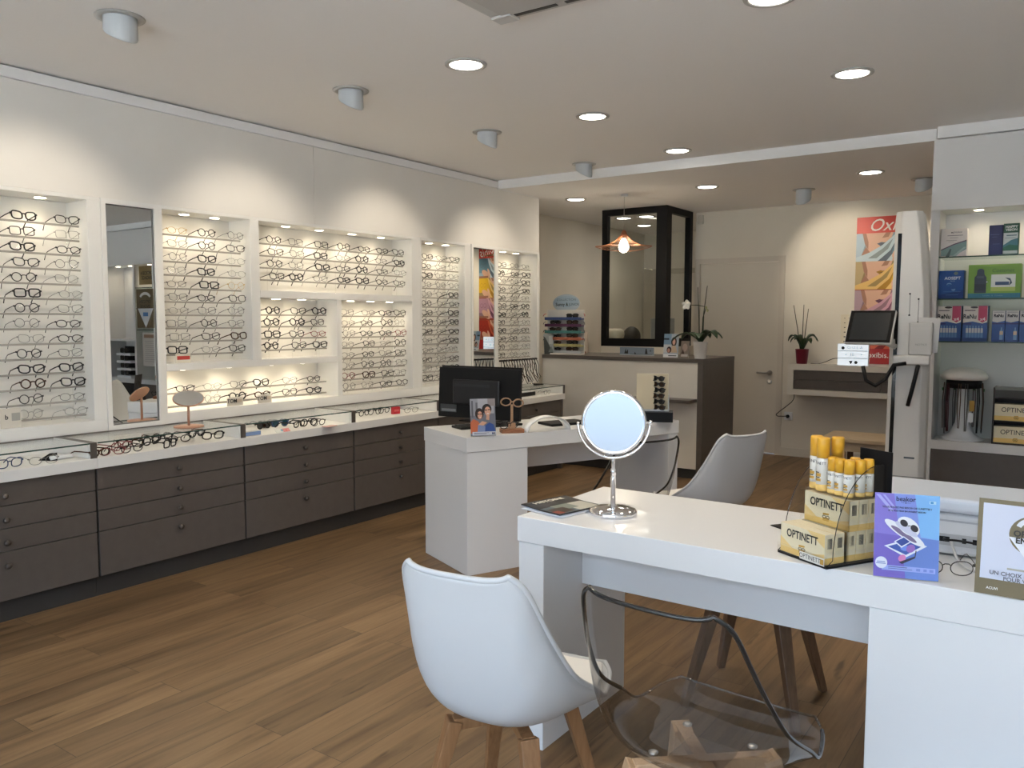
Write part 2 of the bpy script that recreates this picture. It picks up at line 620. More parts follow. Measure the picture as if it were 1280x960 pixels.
def wall_mirror(label, y0, y1, z0, z1, ajar=0.):
    t = thing('wall_mirror', label, 'mirror', (UX, y0, z0))
    w, h = y1 - y0, z1 - z0
    MB().box(-.20, -.036, 0, w, 0, h).build('backing', UNITW, t)
    q = MB().box(-.004, .004, -w / 2 + .027, w / 2 - .027, .027, h - .027).build('mirror_glass', MIRROR, t, (-.020 if ajar else -.012, w / 2, 0))
    q.rotation_euler = (0, 0, ajar)
    f = MB()
    for a in ((0, .026, 0, h), (w - .026, w, 0, h), (.026, w - .026, 0, .026), (.026, w - .026, h - .026, h)):
        f.box(-.036, .008, *a)
    f.build('frame', UNITW, t)
    g = MB()
    for a in ((.026, .032, .026, h - .026), (w - .032, w - .026, .026, h - .026), (.032, w - .032, .026, .032), (.032, w - .032, h - .032, h - .026)):
        g.box(-.0075, -.003, *a)
    g.build('inner_frame', mat('grey_reveal', (.16, .155, .15), .5), t)
    return t


wall_mirror('tall framed mirror on the wall between two backlit display units', 2.4025, 2.7375, .797, 2.0645)
wall_mirror('narrow mirror strip on the wall, far end, reflecting a colourful poster', 5.6655, 6.0375, .797, 2.0645, R(-5.3))

# ------------------------------------------------------------------ drawer cabinets, ledge and glass cases
XF = -4.045
CY = [.368, 1.253, 2.138, 3.023, 3.908, 4.793, 5.690, 6.590]
CN = ['taupe drawer cabinet, mostly cut off by the picture edge', 'taupe drawer cabinet with four knobbed drawers below the case with the black cloth', 'taupe drawer cabinet below the crowded case with red frames',
      'taupe drawer cabinet below the case of coloured sunglasses', 'taupe drawer cabinet below the case with the red card', 'taupe drawer cabinet behind the monitor desk', 'taupe drawer cabinet at the end of the wall, next to the reception counter']
KNOB = mat('dark_bronze_knob', (.10, .085, .075), .35, .6)
for i in range(1, 7):
    y0, y1 = CY[i] + .003, CY[i + 1] - .003
    t = thing('drawer_cabinet', CN[i], 'cabinet', (XF, (y0 + y1) / 2, 0), group='row of drawer cabinets')
    w = (y1 - y0) / 2
    MB().box(-.55, -.022, -w, w, .103, .664).build('carcass', GAP, t)
    MB().box(-.50, -.040, -w - .002, w + .002, 0, .1025).build('plinth', PLINTH, t)
    zs = [.662, .5505, .4445, .337, .106]
    for k in range(4):
        dr = bev(MB().box(-.0215, 0, -w + .003, w - .003, zs[k + 1] + .0035, zs[k]).build('drawer', TAUPE, t), .001, 1)
        kz = zs[k] - .062
        MB().lathe([(.006, 0), (.006, .012), (.013, .014), (.0145, .022), (.012, .027), (0, .028)], 14, (0, 0.01, kz), axis='x').build('knob', KNOB, dr)
    if i == 6:
        MB().box(-.55, .004, w + .0005, w + .034, 0, .664).build('end_panel', TAUPE, t)
led_l = thing('ledge', 'long white ledge over the drawer cabinets carrying the glass cases', 'ledge', (-4.2, 4.0, .665))
for a, b in ((1.253, 2.137), (2.1385, 6.628)):
    bev(MB().box(-.43, .175, a - 4, b - 4, 0, .052).build('top_board', LACQ if a < 0 else UNITW, led_l), .0015, 1)
MB().box(-.43, -.2005, -2.74, 2.628, .0525, .1315).build('back_board', UNITW, led_l)
CASEN = ['glass-topped case with a black cloth and thin frames, cut off at the picture edge', 'glass-topped case crowded with red and black frames, under the hand mirror', 'glass-topped case of coloured sunglasses',
         'glass-topped case with the small red card', 'glass-topped case behind the computer monitor', 'glass-topped case with the black tray, beside the reception counter']
for i in range(1, 7):
    y0, y1 = CY[i] + (.0025 if i > 1 else 0), CY[i + 1] - .0005
    if i == 6:
        y1 = 6.627
    t = thing('display_case', CASEN[i - 1], 'display case', (-4.4, y0, .7175), group='glass display cases on the ledge')
    L = y1 - y0
    e = MB().box(.002, .372, L - .034, L - .001, .001, .0785, 1).box(.372, .376, L - .034, L - .001, .001, .0785, 0).box(.002, .376, L - .034, L - .001, .0785, .0805, 0)
    e.box(.010, .365, L - .0385, L - .0345, .001, .070, 1)
    e.build('end_panel', [TAUPE, UNITW], t)
    MB().box(.0005, .012, .0, L - .035, .0735, .0805).build('rear_rail', TAUPE, t)
    g = MB().box(.0125, .371, .001, L - .035, .0735, .0795, 0)
    g.build('glass_top', CASEG, t)
    MB().box(.3715, .3745, .001, L - .035, .0732, .0797).build('glass_edge', GLASSG, t)

# ------------------------------------------------------------------ eyewear
FRAME = {
    'K': (mat('frame_black', (.005, .005, .006), .3, spec=.3), 'glossy black'),
    'k': (mat('frame_dark', (.010, .009, .009), .4, spec=.3), 'dark'),
    'T': (noisy('frame_tortoise', (.10, .035, .012), (.02, .010, .006), 60, .25), 'brown tortoiseshell'),
    'g': (mat('frame_gunmetal', (.075, .072, .07), .4, .6), 'thin grey metal'),
    's': (mat('frame_silver', (.28, .27, .255), .35, .7), 'pale thin'),
    'o': (mat('frame_gold', (.55, .36, .13), .3, .8), 'gold'),
    'r': (mat('frame_red', (.20, .03, .035), .3), 'red'),
    'b': (mat('frame_blue', (.02, .05, .14), .3), 'blue'),
}
LENS = glass('lens_clear', (.97, .975, .97), .75, 1.5)
SUNL = mat('lens_smoke', (.012, .011, .011), .06, spec=.6)
SUNB = mat('lens_brown', (.035, .016, .008), .06, spec=.6)
SUNBL = mat('lens_blue', (.01, .05, .08), .06, spec=.6)
SHAPES = {'round': (.0225, .0225, 2.0, 0), 'oval': (.0255, .0185, 2.2, 0), 'square': (.0265, .0205, 4.5, 0), 'browline': (.0260, .0200, 2.8, .005)}
THICK = {'thin': (.0013, .0012), 'mid': (.0024, .0022), 'thick': (.0036, .0030)}
_meshes = {}


def rim_points(shape, side, n=22, grow=0.):
    a, b, e, lift = SHAPES[shape]
    a, b = a + grow, b + grow
    out = []
    for k in range(n):
        t = 2 * PI * k / n
        c, s = math.cos(t), math.sin(t)
        x = a * math.copysign(abs(c) ** (2 / e), c)
        z = b * math.copysign(abs(s) ** (2 / e), s)
        if lift:
            z += lift * max(0, x * side / a) * (1 if z > 0 else .4)
        out.append((side * .0345 + x, .0012 * abs(x) / a * (1 if x * side > 0 else -.3), SHAPES[shape][1] + .003 + z))
    return out


def eyewear_mesh(shape, thick, folded=False):
    """front, lens and temple meshes; lens bottom at z = 0, front faces -y, width along x"""
    key = (shape, thick, folded)
    if key in _meshes:
        return _meshes[key]
    r, rt = THICK[thick]
    cz = SHAPES[shape][1] + .003
    f = MB()
    for s in (-1, 1):
        f.tube(rim_points(shape, s), r, 6, True)
    ix = .0345 - SHAPES[shape][0]
    f.tube([(-ix, 0, cz + .006), (-ix * .5, -.002, cz + .010), (ix * .5, -.002, cz + .010), (ix, 0, cz + .006)], r, 6)
    for s in (-1, 1):                     # end pieces
        ox = .0345 + SHAPES[shape][0]
        f.bar((s * ox, .001, cz + .009), (s * (ox + .007), .004, cz + .010), .004 + r, .003 + 2 * r)
    fo = f.build('front', BLACK)
    lens = []
    for s in (-1, 1):
        m = MB()
        m.poly(rim_points(shape, s, 22, -.0005))
        lens.append(m.build('lens', LENS))
    temps = []
    for s in (-1, 1):
        ox = .0345 + SHAPES[shape][0] + .006
        if folded:
            y = .008 if s > 0 else .013
            pts = [(s * ox, .004, cz + .010), (s * (ox - .006), y, cz + .009), (-s * (ox - .075), y, cz + .004), (-s * (ox - .04), y + .002, cz - .010)]
        else:
            pts = [(s * ox, .003, cz + .010), (s * (ox + .002), .045, cz + .008), (s * (ox + .002), .092, cz + .004), (s * (ox + .001), .112, cz - .006), (s * (ox - .001), .136, cz - .030)]
        temps.append(MB().tube(pts, [rt * .9] + [rt * 1.1] * (len(pts) - 2) + [rt * 1.5], 6, flat=.8 if thick == 'thin' else .55).build('temple', BLACK))
    out = [o.data for o in [fo] + lens + temps]
    for o in [fo] + lens + temps:
        bpy.data.objects.remove(o)
    _meshes[key] = out
    return out


def link_mesh(name, me, m, parent=None):
    o = bpy.data.objects.new(name, me)
    COL.objects.link(o)
    o.parent = parent
    o.material_slots[0].link = 'OBJECT'
    o.material_slots[0].material = m
    return o


def eyewear(kind, shape, label, group, loc, rz, tilt=0., roll=0., folded=False, name='eyeglasses', cat='glasses', lens=None, thick=None):
    thick = thick or {'K': 'thick', 'k': 'mid', 'T': 'thick', 'g': 'thin', 's': 'thin', 'o': 'thin', 'r': 'mid', 'b': 'mid'}[kind]
    fm, l1, l2, t1, t2 = eyewear_mesh(shape, thick, folded)
    m = FRAME[kind][0]
    o = link_mesh(name, fm, m)
    for q in (l1, l2):
        link_mesh('lens', q, lens or LENS, o)
    for q in (t1, t2):
        link_mesh('temple', q, m, o)
    o.location = loc
    o.rotation_euler = (tilt, roll, rz)
    return tag(o, label, cat, group)


ORD = 'first second third fourth fifth sixth seventh eighth ninth tenth eleventh twelfth thirteenth fourteenth'.split()
RACK = {'a': 'of rack before tall mirror', 'b': 'of rack past tall mirror', 'c': 'in wide top compartment', 'd': 'in square middle compartment', 'e': 'in long low compartment',
        'f': 'in big eight-rail compartment', 'g': 'of rack before narrow mirror', 'h': 'of rack past narrow mirror'}
LAY = {
    'a': ([2.035, 2.247], ['Kk', 'ks', 'Kk', 'kg', 'ks', 'Ks', 'kg', 'gk', 'sk', 'kg', 'KK', 'TK', 'kg', 'ss']),
    'b': ([2.885, 3.095, 3.305], ['okg', 'gkk', 'gKs', 'sKs', 'gKo', 'gkk', 'sgg', 'gkg', 'gkT', 'Ksk']),
    'c': ([3.615, 3.790, 4.015, 4.228, 4.425, 4.628, 4.815], ['kgkkkkk', 'kgKgKgK', 'kgKkKkg', 'kKgKKkk']),
    'd': ([3.575, 3.79, 3.98], ['KkK', 'KKk', 'Kkr', 'KkK']),
    'e': ([2.917, 3.106, 3.294, 3.488, 3.715, 3.93], ['ksgKgk', '-sKTkK']),
    'f': ([4.262, 4.465, 4.665, 4.83], ['ggkk', 'gkks', 'gkkr', 'gksk', 'gkgk', 'gkkg', 'rTkg', 'gskk']),
    'g': ([5.150, 5.330, 5.500], ['kgk', 'kgs', 'Kgg', 'ggg', 'ggK', 'kgk', 'kgK', 'kgK', 'kgK', 'ggK', 'ggg', 'kgk', 'ggk', 'kgk']),
    'h': ([6.200, 6.400, 6.600], ['kgg', 'KkK', 'ggK', 'kgK', 'kgg', 'kkK', 'KgK', 'kgg', 'Kgk', 'kkg', 'kgg', 'kgg']),
}
rs = random.Random(11)
FORCE = {('a', 0, 0): 'browline', ('a', 7, 0): 'round', ('a', 10, 0): 'browline', ('a', 10, 1): 'browline', ('a', 11, 1): 'browline', ('b', 9, 0): 'square', ('b', 7, 1): 'round',
         ('c', 0, 0): 'round', ('d', 0, 0): 'round', ('d', 1, 0): 'round', ('d', 3, 0): 'round'}
for rk, (ys, rows) in LAY.items():
    for i, row in enumerate(rows):
        n = 0
        for j, ch in enumerate(row):
            if ch == '-':
                continue
            n += 1
            shp = FORCE.get((rk, i, j)) or rs.choice(['round', 'oval', 'oval', 'square', 'browline', 'browline', 'round'])
            lab = '%s %s eyeglasses, %s along the %s rail %s' % (FRAME[ch][1], shp, ORD[n - 1], ORD[i], RACK[rk])
            eyewear(ch, shp, lab, 'eyeglasses on the wall rails', (-4.452 + rs.uniform(-.003, .003), ys[j] + rs.uniform(-.012, .012), rails[rk][i] + .0015), R(90) + rs.uniform(-.10, .10), R(-9) + rs.uniform(-.05, .02), rs.uniform(-.02, .02))

# frames lying in the glass cases
CASE_Z = .7185


def in_case(px, py, kind, shape, label, rz=None, tilt=R(5), folded=False, lens=None, thick=None, roll=0., name='eyeglasses', dz=0.):
    p = at_z(px, py, CASE_Z)
    p.x = max(-4.36, min(-4.05, p.x))
    return eyewear(kind, shape, label, 'frames in the glass cases', (p.x, p.y, CASE_Z + dz), R(90) + (rs.uniform(-.5, .5) if rz is None else rz), tilt, roll, folded, name, 'sunglasses' if name == 'sunglasses' else 'glasses', lens, thick)


C2 = 'in the case under the hand mirror'
for k, (px, py, kd, sh, lb, rz) in enumerate([
    (130, 572, 'T', 'oval', 'tortoiseshell oval frame beside end panel, ' + C2, .3),
    (146, 570, 'r', 'oval', 'dark red oval frame, front of red row, ' + C2, -.2),
    (152, 563, 'r', 'square', 'dark red square frame behind the oval one, ' + C2, .2),
    (163, 559, 'T', 'browline', 'brown browline frame tilted up, ' + C2, -.4),
    (174, 567, 'k', 'oval', 'dark oval frame alone at the front, ' + C2, .1),
    (189, 556, 'K', 'browline', 'black browline frame starting the black heap, ' + C2, .35),
    (203, 552, 'K', 'round', 'black round frame at back of heap, ' + C2, -.1),
    (213, 559, 'K', 'square', 'black square frame in front of the heap, ' + C2, .5),
    (224, 553, 'k', 'oval', 'dark oval frame closing the heap, ' + C2, -.3),
    (246, 546, 'K', 'oval', 'black oval frame standing apart at the back, ' + C2, .2),
    (266, 549, 'K', 'browline', 'black browline frame by far end panel, ' + C2, -.25)]):
    in_case(px, py, kd, sh, lb, rz)
C1 = 'in the case with the black cloth'
in_case(12, 585, 'b', 'browline', 'blue and dark browline frame lying ' + C1, .2)
in_case(56, 581, 's', 'oval', 'thin pale oval frame lying ' + C1, -.2)
C3 = 'in the case above the third cabinet'
in_case(330, 536, 'k', 'round', 'dark sunglasses above the blue carton ' + C3, .15, lens=SUNL, name='sunglasses', thick='thick')
in_case(336, 534.5, 's', 'round', 'pink-lensed pale sunglasses standing ' + C3, -.1, lens=SUNB, name='sunglasses', thick='thick')
in_case(350, 533.5, 'b', 'round', 'blue round sunglasses standing ' + C3, -.15, lens=SUNBL, name='sunglasses', thick='thick')
in_case(374, 534, 'K', 'oval', 'black oval frame, front of dark trio ' + C3, .3)
in_case(386, 532.5, 'K', 'round', 'black round frame, middle of dark trio ' + C3, -.2)
in_case(398, 532, 'k', 'oval', 'dark oval frame last of the trio ' + C3, .1)
C4 = 'in the case with the red card'
in_case(455, 520, 'k', 'oval', 'dark oval frame nearest the end panel ' + C4, .2)
in_case(468, 518.5, 'k', 'round', 'dark round frame second along ' + C4, -.1)
in_case(480, 516.5, 'k', 'oval', 'dark oval frame just before the red card ' + C4, .1)
in_case(514, 516, 'g', 'oval', 'thin grey oval frame past the red card, ' + C4, -.2)
in_case(684, 493, 'g', 'oval', 'thin grey frame lying alone in the case beside the reception counter', .1)


def small_box(name, label, cat, p, sx, sy, sz, m, rz=0., b=.002):
    o = bev(MB().box(-sx / 2, sx / 2, -sy / 2, sy / 2, 0, sz).build(name, m), b)
    o.location = p
    o.rotation_euler = (0, 0, rz)
    return tag(o, label, cat)


p = at_z(309, 545, CASE_Z)
t = thing('carton', 'small blue and white carton in the case of coloured sunglasses', 'box', (p.x - .03, p.y + .04, CASE_Z), 0)
MB().box(-.035, .035, -.055, .055, 0, .022).build('body', mat('carton_blue', (.22, .33, .58), .4), t)
MB().box(-.0355, .0355, -.0555, .0555, .022, .027).build('lid', PLAST, t)
p = at_z(346, 541, CASE_Z)
t = thing('leaflet', 'small white and pink folded card lying among the coloured sunglasses', 'card', (p.x, p.y, CASE_Z), R(84))
print_sheet('fold', .10, .035, [(rect(.5, 0, 1, .9), (226, 150, 150)), (ell(.45, .5, .08, .3), (120, 180, 205)), (ell(.75, .4, .06, .25), (230, 120, 110))], t).rotation_euler = (R(-55), 0, 0)
p = at_z(412, 533, CASE_Z)
small_box('card', 'flat pink card past the dark frames in the sunglasses case', 'card', (p.x, p.y, CASE_Z), .05, .10, .004, mat('pink_card', (.62, .36, .33), .5), .2, .0005)
p = at_z(497, 517.5, CASE_Z)
t = thing('card_box', 'upright bright red card box in a glass case', 'box', (p.x - .02, p.y, CASE_Z), R(80))
MB().box(-.032, .032, -.012, .012, 0, .052).build('body', mat('red_card', (.62, .03, .045), .4), t)
MB().box(-.022, .022, -.0128, -.0121, .018, .034).build('printed_panel', mat('red_card_light', (.75, .16, .16), .4), t)
p = at_z(62, 575, CASE_Z)
t = thing('lens_cloth', 'small black cleaning cloth standing folded beside a white roll', 'cloth', (p.x, p.y, CASE_Z))
MB().prism([(-.03, -.04, 0), (.03, -.01, 0), (.005, .0, .034)], (.01, .03, .0)).build('fold', BLACK, t)
p = at_z(77, 574, CASE_Z)
o = MB().tube([(0, -.055, .011), (0, .055, .011)], .011, 14).build('paper_roll', PLAST)
o.location = (p.x, p.y, CASE_Z)
tag(o, 'white paper roll lying beside the black cloth in a glass case', 'roll')
p = at_z(655, 495, CASE_Z)
t = thing('display_tray', 'long black tray with white top in the case beside the counter', 'tray', (p.x - .02, p.y - .07, CASE_Z))
bev(MB().box(-.06, .06, -.20, .20, 0, .034).build('tray_body', BLACK, t), .003)
MB().box(-.05, .05, -.19, .17, .0345, .040).build('pad', PLAST, t)
# ------------------------------------------------------------------ the two desks
def desk(label, loc, rz, L, D, ped_left, Htop=.77, th=.082, leg=.10, ped=.42, mod_y=.25):
    t = thing('desk', label, 'desk', loc, rz, 'white lacquered desks')
    bev(MB().box(0, L, 0, D, Htop - th, Htop).build('desk_top', LACQ, t), .002)
    if ped_left:
        bev(MB().box(.004, ped, .004, D - .004, 0, Htop - th - .0015).build('pedestal', LACQ, t), .002)
        bev(MB().box(L - leg, L - .004, .004, D - .004, 0, Htop - th - .0015).build('leg_panel', LACQ, t), .002)
        x0, x1 = ped, L - leg
    else:
        bev(MB().box(L - ped, L - .004, .004, D - .004, 0, Htop - th - .0015).build('pedestal', LACQ, t), .002)
        bev(MB().box(.004, leg, .004, D - .004, 0, Htop - th - .0015).build('leg_panel', LACQ, t), .002)
        x0, x1 = leg, L - ped
    MB().box(x0 + .001, x1 - .001, mod_y, mod_y + .02, Htop - th - .19, Htop - th - .0015).build('modesty_panel', LACQ, t)
    return t


desk('near white lacquered desk carrying the chrome round mirror and yellow spray display', (-1.50, 2.175, 0), 0, 1.52, .585, False, ped=.44)
FD = thing  # far desk frame
FA, FRZ = Vector((-2.735, 3.480, 0)), math.atan2(.915, .403)
desk('far white lacquered desk carrying the black computer monitor', FA, FRZ, 1.54, .545, True, ped=.395, leg=.085, mod_y=.36)

# ------------------------------------------------------------------ chairs
CLEARP = glass('clear_polycarbonate', (.80, .795, .785), 1.9, 1.5)
REFR_EDGE = mat('dark_refraction_edge', (.022, .021, .020), .12, spec=.7)  # edges of clear plastic darkened by colour in place of refraction
SHELLW = mat('white_shell', (.60, .605, .61), .38)
CUSH = mat('white_cushion', (.82, .79, .74), .55)


def lerp_tab(tab, v):
    """piecewise Catmull-Rom through the rows of tab at v in 0..1"""
    n = len(tab) - 1
    x = v * n
    i = min(int(x), n - 1)
    f = x - i
    P = [tab[max(0, min(n, i + k))] for k in (-1, 0, 1, 2)]
    return [.5 * (2 * b + (c - a) * f + (2 * a - 5 * b + 4 * c - d) * f * f + (3 * b - a - 3 * c + d) * f ** 3) for a, b, c, d in zip(*P)]


CEN = [(.245, .452), (.19, .442), (.11, .425), (.0, .412), (-.11, .416), (-.185, .455), (-.22, .54), (-.245, .645), (-.262, .74), (-.276, .826)]
EDG = [(.232, .462), (.19, .450), (.10, .438), (.03, .482), (-.085, .560), (-.160, .655), (-.206, .736), (-.235, .794), (-.253, .824), (-.268, .842)]
WID = [(.180,), (.213,), (.236,), (.238,), (.232,), (.215,), (.197,), (.183,), (.168,), (.145,)]


def shell_grid(nu=24, nv=40, off=0., u1=1., v0=0., v1=1.):
    P = []
    for j in range(nv + 1):
        v = v0 + (v1 - v0) * j / nv
        c, e, w = lerp_tab(CEN, v), lerp_tab(EDG, v), lerp_tab(WID, v)[0]
        row = []
        for i in range(nu + 1):
            u = (-1 + 2 * i / nu) * u1
            k = abs(u) ** 2.6
            kx = math.sin(u * PI / 2 * .86) / math.sin(PI / 2 * .86)
            row.append(Vector((w * kx, c[0] + (e[0] - c[0]) * k, c[1] + (e[1] - c[1]) * k + off)))
        P.append(row)
    return P


def tub_chair(label, loc, rz, clear=False, dark=False, k_=1., ky=1.):
    t = thing('tub_chair', label, 'chair', loc, rz, 'tub chairs with wooden legs')
    t.scale = (k_, ky, 1)
    P = shell_grid()
    sh = MB().grid(P).build('shell', CLEARP if clear else SHELLW, t)
    if not clear:
        s = sh.modifiers.new('solid', 'SOLIDIFY')
        s.thickness = .010
        s.offset = 0
        q = MB().grid(shell_grid(20, 20, .024, .78, .09, .44)).build('seat_cushion', CUSH, t)
        s = q.modifiers.new('solid', 'SOLIDIFY')
        s.thickness = .018
        s.offset = -.2
        b = q.modifiers.new('round', 'BEVEL')
        b.width = .008
        b.segments = 3
        # rolled edge of the shell
    nu = len(P[0])
    loop = [P[0][i] for i in range(nu)] + [P[j][-1] for j in range(1, len(P))] + [P[-1][i] for i in range(nu - 2, -1, -1)] + [P[j][0] for j in range(len(P) - 2, 0, -1)]
    if clear:
        n = len(loop)
        up = [p for j, row in enumerate(P) for p in ()]
        top = [P[j][0] for j in range(14, len(P))] + [P[-1][i] for i in range(1, nu)] + [P[j][-1] for j in range(len(P) - 2, 3, -1)]
        MB().tube(top, .0052, 8).build('back_rim', REFR_EDGE, t)
        low = [P[j][0] for j in range(14, -1, -1)] + [P[0][i] for i in range(1, nu)] + [P[j][-1] for j in range(1, 4)]
        MB().tube(low, .0034, 8).build('seat_rim', glass('clear_rim', (.72, .72, .71), 1.6, 1.6), t)
    else:
        MB().tube(loop, .0075, 8, True).build('rolled_edge', SHELLW, t)
    wood = OAKD if dark else OAKP if clear else OAK
    zt = .405
    for i, (a, b) in enumerate(((1, 1), (-1, 1), (-1, -1), (1, -1))):
        lg = MB().bar((a * .115, b * .115, zt - .012), (a * .205, b * .200, .0015), .040, .050, 0, (a * 1., b * -1., 0), .026, .028)
        bev(lg.build('leg', wood, t), .003)
    for a in (1, -1):
        bev(MB().bar((-.118, -.118 * a, zt - .022), (.118, .118 * a, zt - .022), .034, .030 if a > 0 else .026).build('cross_bar', wood, t), .002)
    MB().box(-.06, .06, -.06, .06, zt - .0065, zt + .006, bev=.004).build('mount_plate', ACRYL if clear else PLAST, t)
    if clear:
        for a in (1, -1):
            for b in (1, -1):
                MB().lathe([(.011, 0), (.012, .004), (.007, .007), (0, .007)], 12, (a * .085, b * .085, zt + .010)).build('screw', STEEL, t)
    return t


tub_chair('white moulded tub chair drawn up to the near desk, back to us', (-1.190, 1.705, 0), R(7), k_=.92, ky=1.02)
tub_chair('clear transparent tub chair at the near desk, beside the white tub chair', (-.685, 1.755, 0), R(-4), clear=True, k_=.98)
tub_chair('white tub chair at the far desk, next to a clear one', (-1.635, 4.165, 0), R(66), k_=.94)
tub_chair('clear transparent tub chair at the far desk, partly behind the round mirror', (-1.93, 3.73, 0), R(62), clear=True)
tub_chair('white tub chair with dark legs on the far side of the near desk', (-.955, 2.95, 0), R(92), dark=True)

# ------------------------------------------------------------------ things on the near desk
HT = .7705
t = thing('table_mirror', 'round chrome magnifying mirror on a stand, near desk', 'mirror', (-1.26, 2.385, HT), R(31))
MB().lathe([(.078, 0), (.080, .004), (.080, .011), (.074, .017), (.050, .024), (.02, .028), (.008, .030), (0, .030)], 48).build('base', CHROME, t)
MB().lathe([(.0085, .029), (.0085, .13), (.0095, .131), (.0095, .150), (.0065, .152), (.0065, .185), (.0, .186)], 24).build('pole', CHROME, t)
ZC2 = .304
y = MB()
y.tube([((.118) * math.cos(a), .004, ZC2 + .118 * math.sin(a)) for a in [PI + PI * k / 30 for k in range(31)]], .0042, 8)
y.build('yoke', CHROME, t)
for s in (-1, 1):
    MB().lathe([(.004, 0), (.004, .012), (.0075, .014), (.0075, .021), (0, .023)], 14, (s * .103, .004, ZC2), axis='x').build('pivot', CHROME, t).scale = (1, 1, 1)
hd = MB().lathe([(.095, .009), (.100, .012), (.1055, .008), (.107, 0), (.1055, -.008), (.100, -.012), (.095, -.009)], 64, (0, 0, 0), axis='y').build('mirror_rim', CHROME, t, (0, .004, ZC2))
for s in (-1, 1):
    # slightly domed magnifying glass
    q = MB().lathe([(.0955 * k / 10, s * (.0082 - .0012 * (1 - (k / 10) ** 2))) for k in range(10, -1, -1)], 64, (0, 0, 0), axis='y').build('mirror_glass', MIRROR, hd)
hd.rotation_euler = (R(-5), 0, 0)

# magazine pile at the corner
t = thing('magazine', 'glossy magazines lying on the near desk beside the chrome mirror', 'magazine', (-1.432, 2.345, HT), R(-13))
for k, (dz, rot, c) in enumerate(((0, .05, (225, 225, 228)), (.004, -.04, (200, 205, 215)), (.008, .0, (35, 35, 38)))):
    n = 10
    P = [[Vector((-.092 + .184 * i / n, yy, dz + .0012 + .006 * max(0, 1 - i / 5) * (k > 0) * .8)) for i in range(n + 1)] for yy in (-.105, .0, .105)]
    mb = MB().grid(P)
    o = mb.build('magazine_pages' if k < 2 else 'front_cover', ink(c), t)
    o.rotation_euler = (0, 0, rot)
    s = o.modifiers.new('solid', 'SOLIDIFY')
    s.thickness = .0036
    s.offset = 1
cv = o
mb = MB()
cols = [(35, 35, 38), (74, 92, 100), (120, 128, 118), (190, 186, 172), (58, 44, 36), (224, 222, 210), (140, 60, 40)]
zz = .0131
for (x0, y0, x1, y1, c, dz) in ((-.04, -.10, .088, .10, 1, 0), (-.01, .0, .085, .095, 3, .0002), (-.03, -.05, .05, .03, 2, .0003), (.02, -.095, .08, -.02, 4, .0004), (.05, -.10, .085, -.07, 6, .0005), (-.085, -.098, -.045, .10, 0, .0001)):
    mb.poly([(x0, y0, zz + dz), (x1, y0, zz + dz), (x1, y1, zz + dz), (x0, y1, zz + dz)], c)
mb.build('cover_picture', [ink(c) for c in cols], t, fix=False)
text(t, 'HISTOIRE', .030, (-.066, 0, .0170), ink((225, 222, 208)), (0, 0, PI / 2), sx=1.1, bold=.0012)

# counter display of lens sprays and wipes
YEL = mat('cap_yellow', (.80, .42, .035), .35)
CREAM = mat('can_white', (.80, .78, .72), .35)
OCH = mat('print_ochre', (.62, .36, .07), .45)
OCHL = mat('print_pale_ochre', (.82, .55, .17), .45)
INKB = mat('print_black', (.015, .014, .013), .5)
BOXY = mat('carton_cream', (.80, .71, .50), .5)
DP = Vector((-.674, 2.248, HT))
DRZ = math.atan2(2.158 - 2.248, -.523 + .674)
t = thing('display_stand', 'clear stepped counter stand holding yellow cans and cartons on the near desk', 'display stand', DP, DRZ)
W_, D_ = .178, .215
s = MB().box(0, W_, 0, D_, 0, .006).build('base_plate', BLACK, t)
f = MB().box(0, W_, -.002, .001, .0, .030).box(-.002, .001, 0, D_, .0, .020)
f.build('front_lip', ACRYL, t)
MB().box(.085, .172, -.0028, -.0022, .006, .026).build('name_strip', CREAM, t)
text(t, 'OPTINETT', .017, (.122, -.0032, .016), INKB, sx=.95)
MB().box(.158, .170, -.0032, -.0029, .009, .023).build('printed_mark', OCH, t)
MB().box(.001, W_ - .001, .085, D_ - .012, .172, .175).build('can_shelf', ACRYL, t)
MB().box(.001, W_ - .001, .075, .077, .006, .172).build('shelf_wall', ACRYL, t)
bk = MB().box(0.085, W_ + .012, D_ - .010, D_ - .006, 0.006, .292).build('back_board', BLACK, t)
for xx in (0.0, W_ - .001):
    pts = [(xx, 0, .006)] + [(xx, .02 + .16 * (1 - math.cos(a)), .02 + .24 * math.sin(a)) for a in [PI / 2 * k / 14 for k in range(15)]] + [(xx, D_ - .012, .26), (xx, D_ - .012, .006)]
    MB().prism(pts, (.0018, 0, 0)).build('side_panel', ACRYL, t)
    MB().tube([Vector(p) + Vector((.001, 0, 0)) for p in pts[:16]], .0011, 6).build('side_edge', REFR_EDGE, t)


def lens_mark(parent, x, y, z, s):
    """small drawing of a pair of spectacles being wiped, printed in ochre and black"""
    m = MB()
    for dx in (-.5, .5):
        q = [(x + s * (dx + .45 * math.cos(a)), y, z + s * .30 * math.sin(a)) for a in [2 * PI * k / 12 for k in range(12)]]
        m.tube(q, s * .05, 4, True, 0)
    m.poly([(x - s * .9, y + .0001, z - s * .8), (x + s * .8, y + .0001, z - s * .8), (x + s * .9, y + .0001, z - s * .1), (x - s * .8, y + .0001, z - s * .1)], 1)
    m.poly([(x - s * .9, y + .0001, z + s * .4), (x + s * .7, y + .0001, z + s * .5), (x + s * .9, y + .0001, z + s * .9), (x - s * .8, y + .0001, z + s * .8)], 1)
    return m.build('printed_mark', [INKB, OCH], parent)


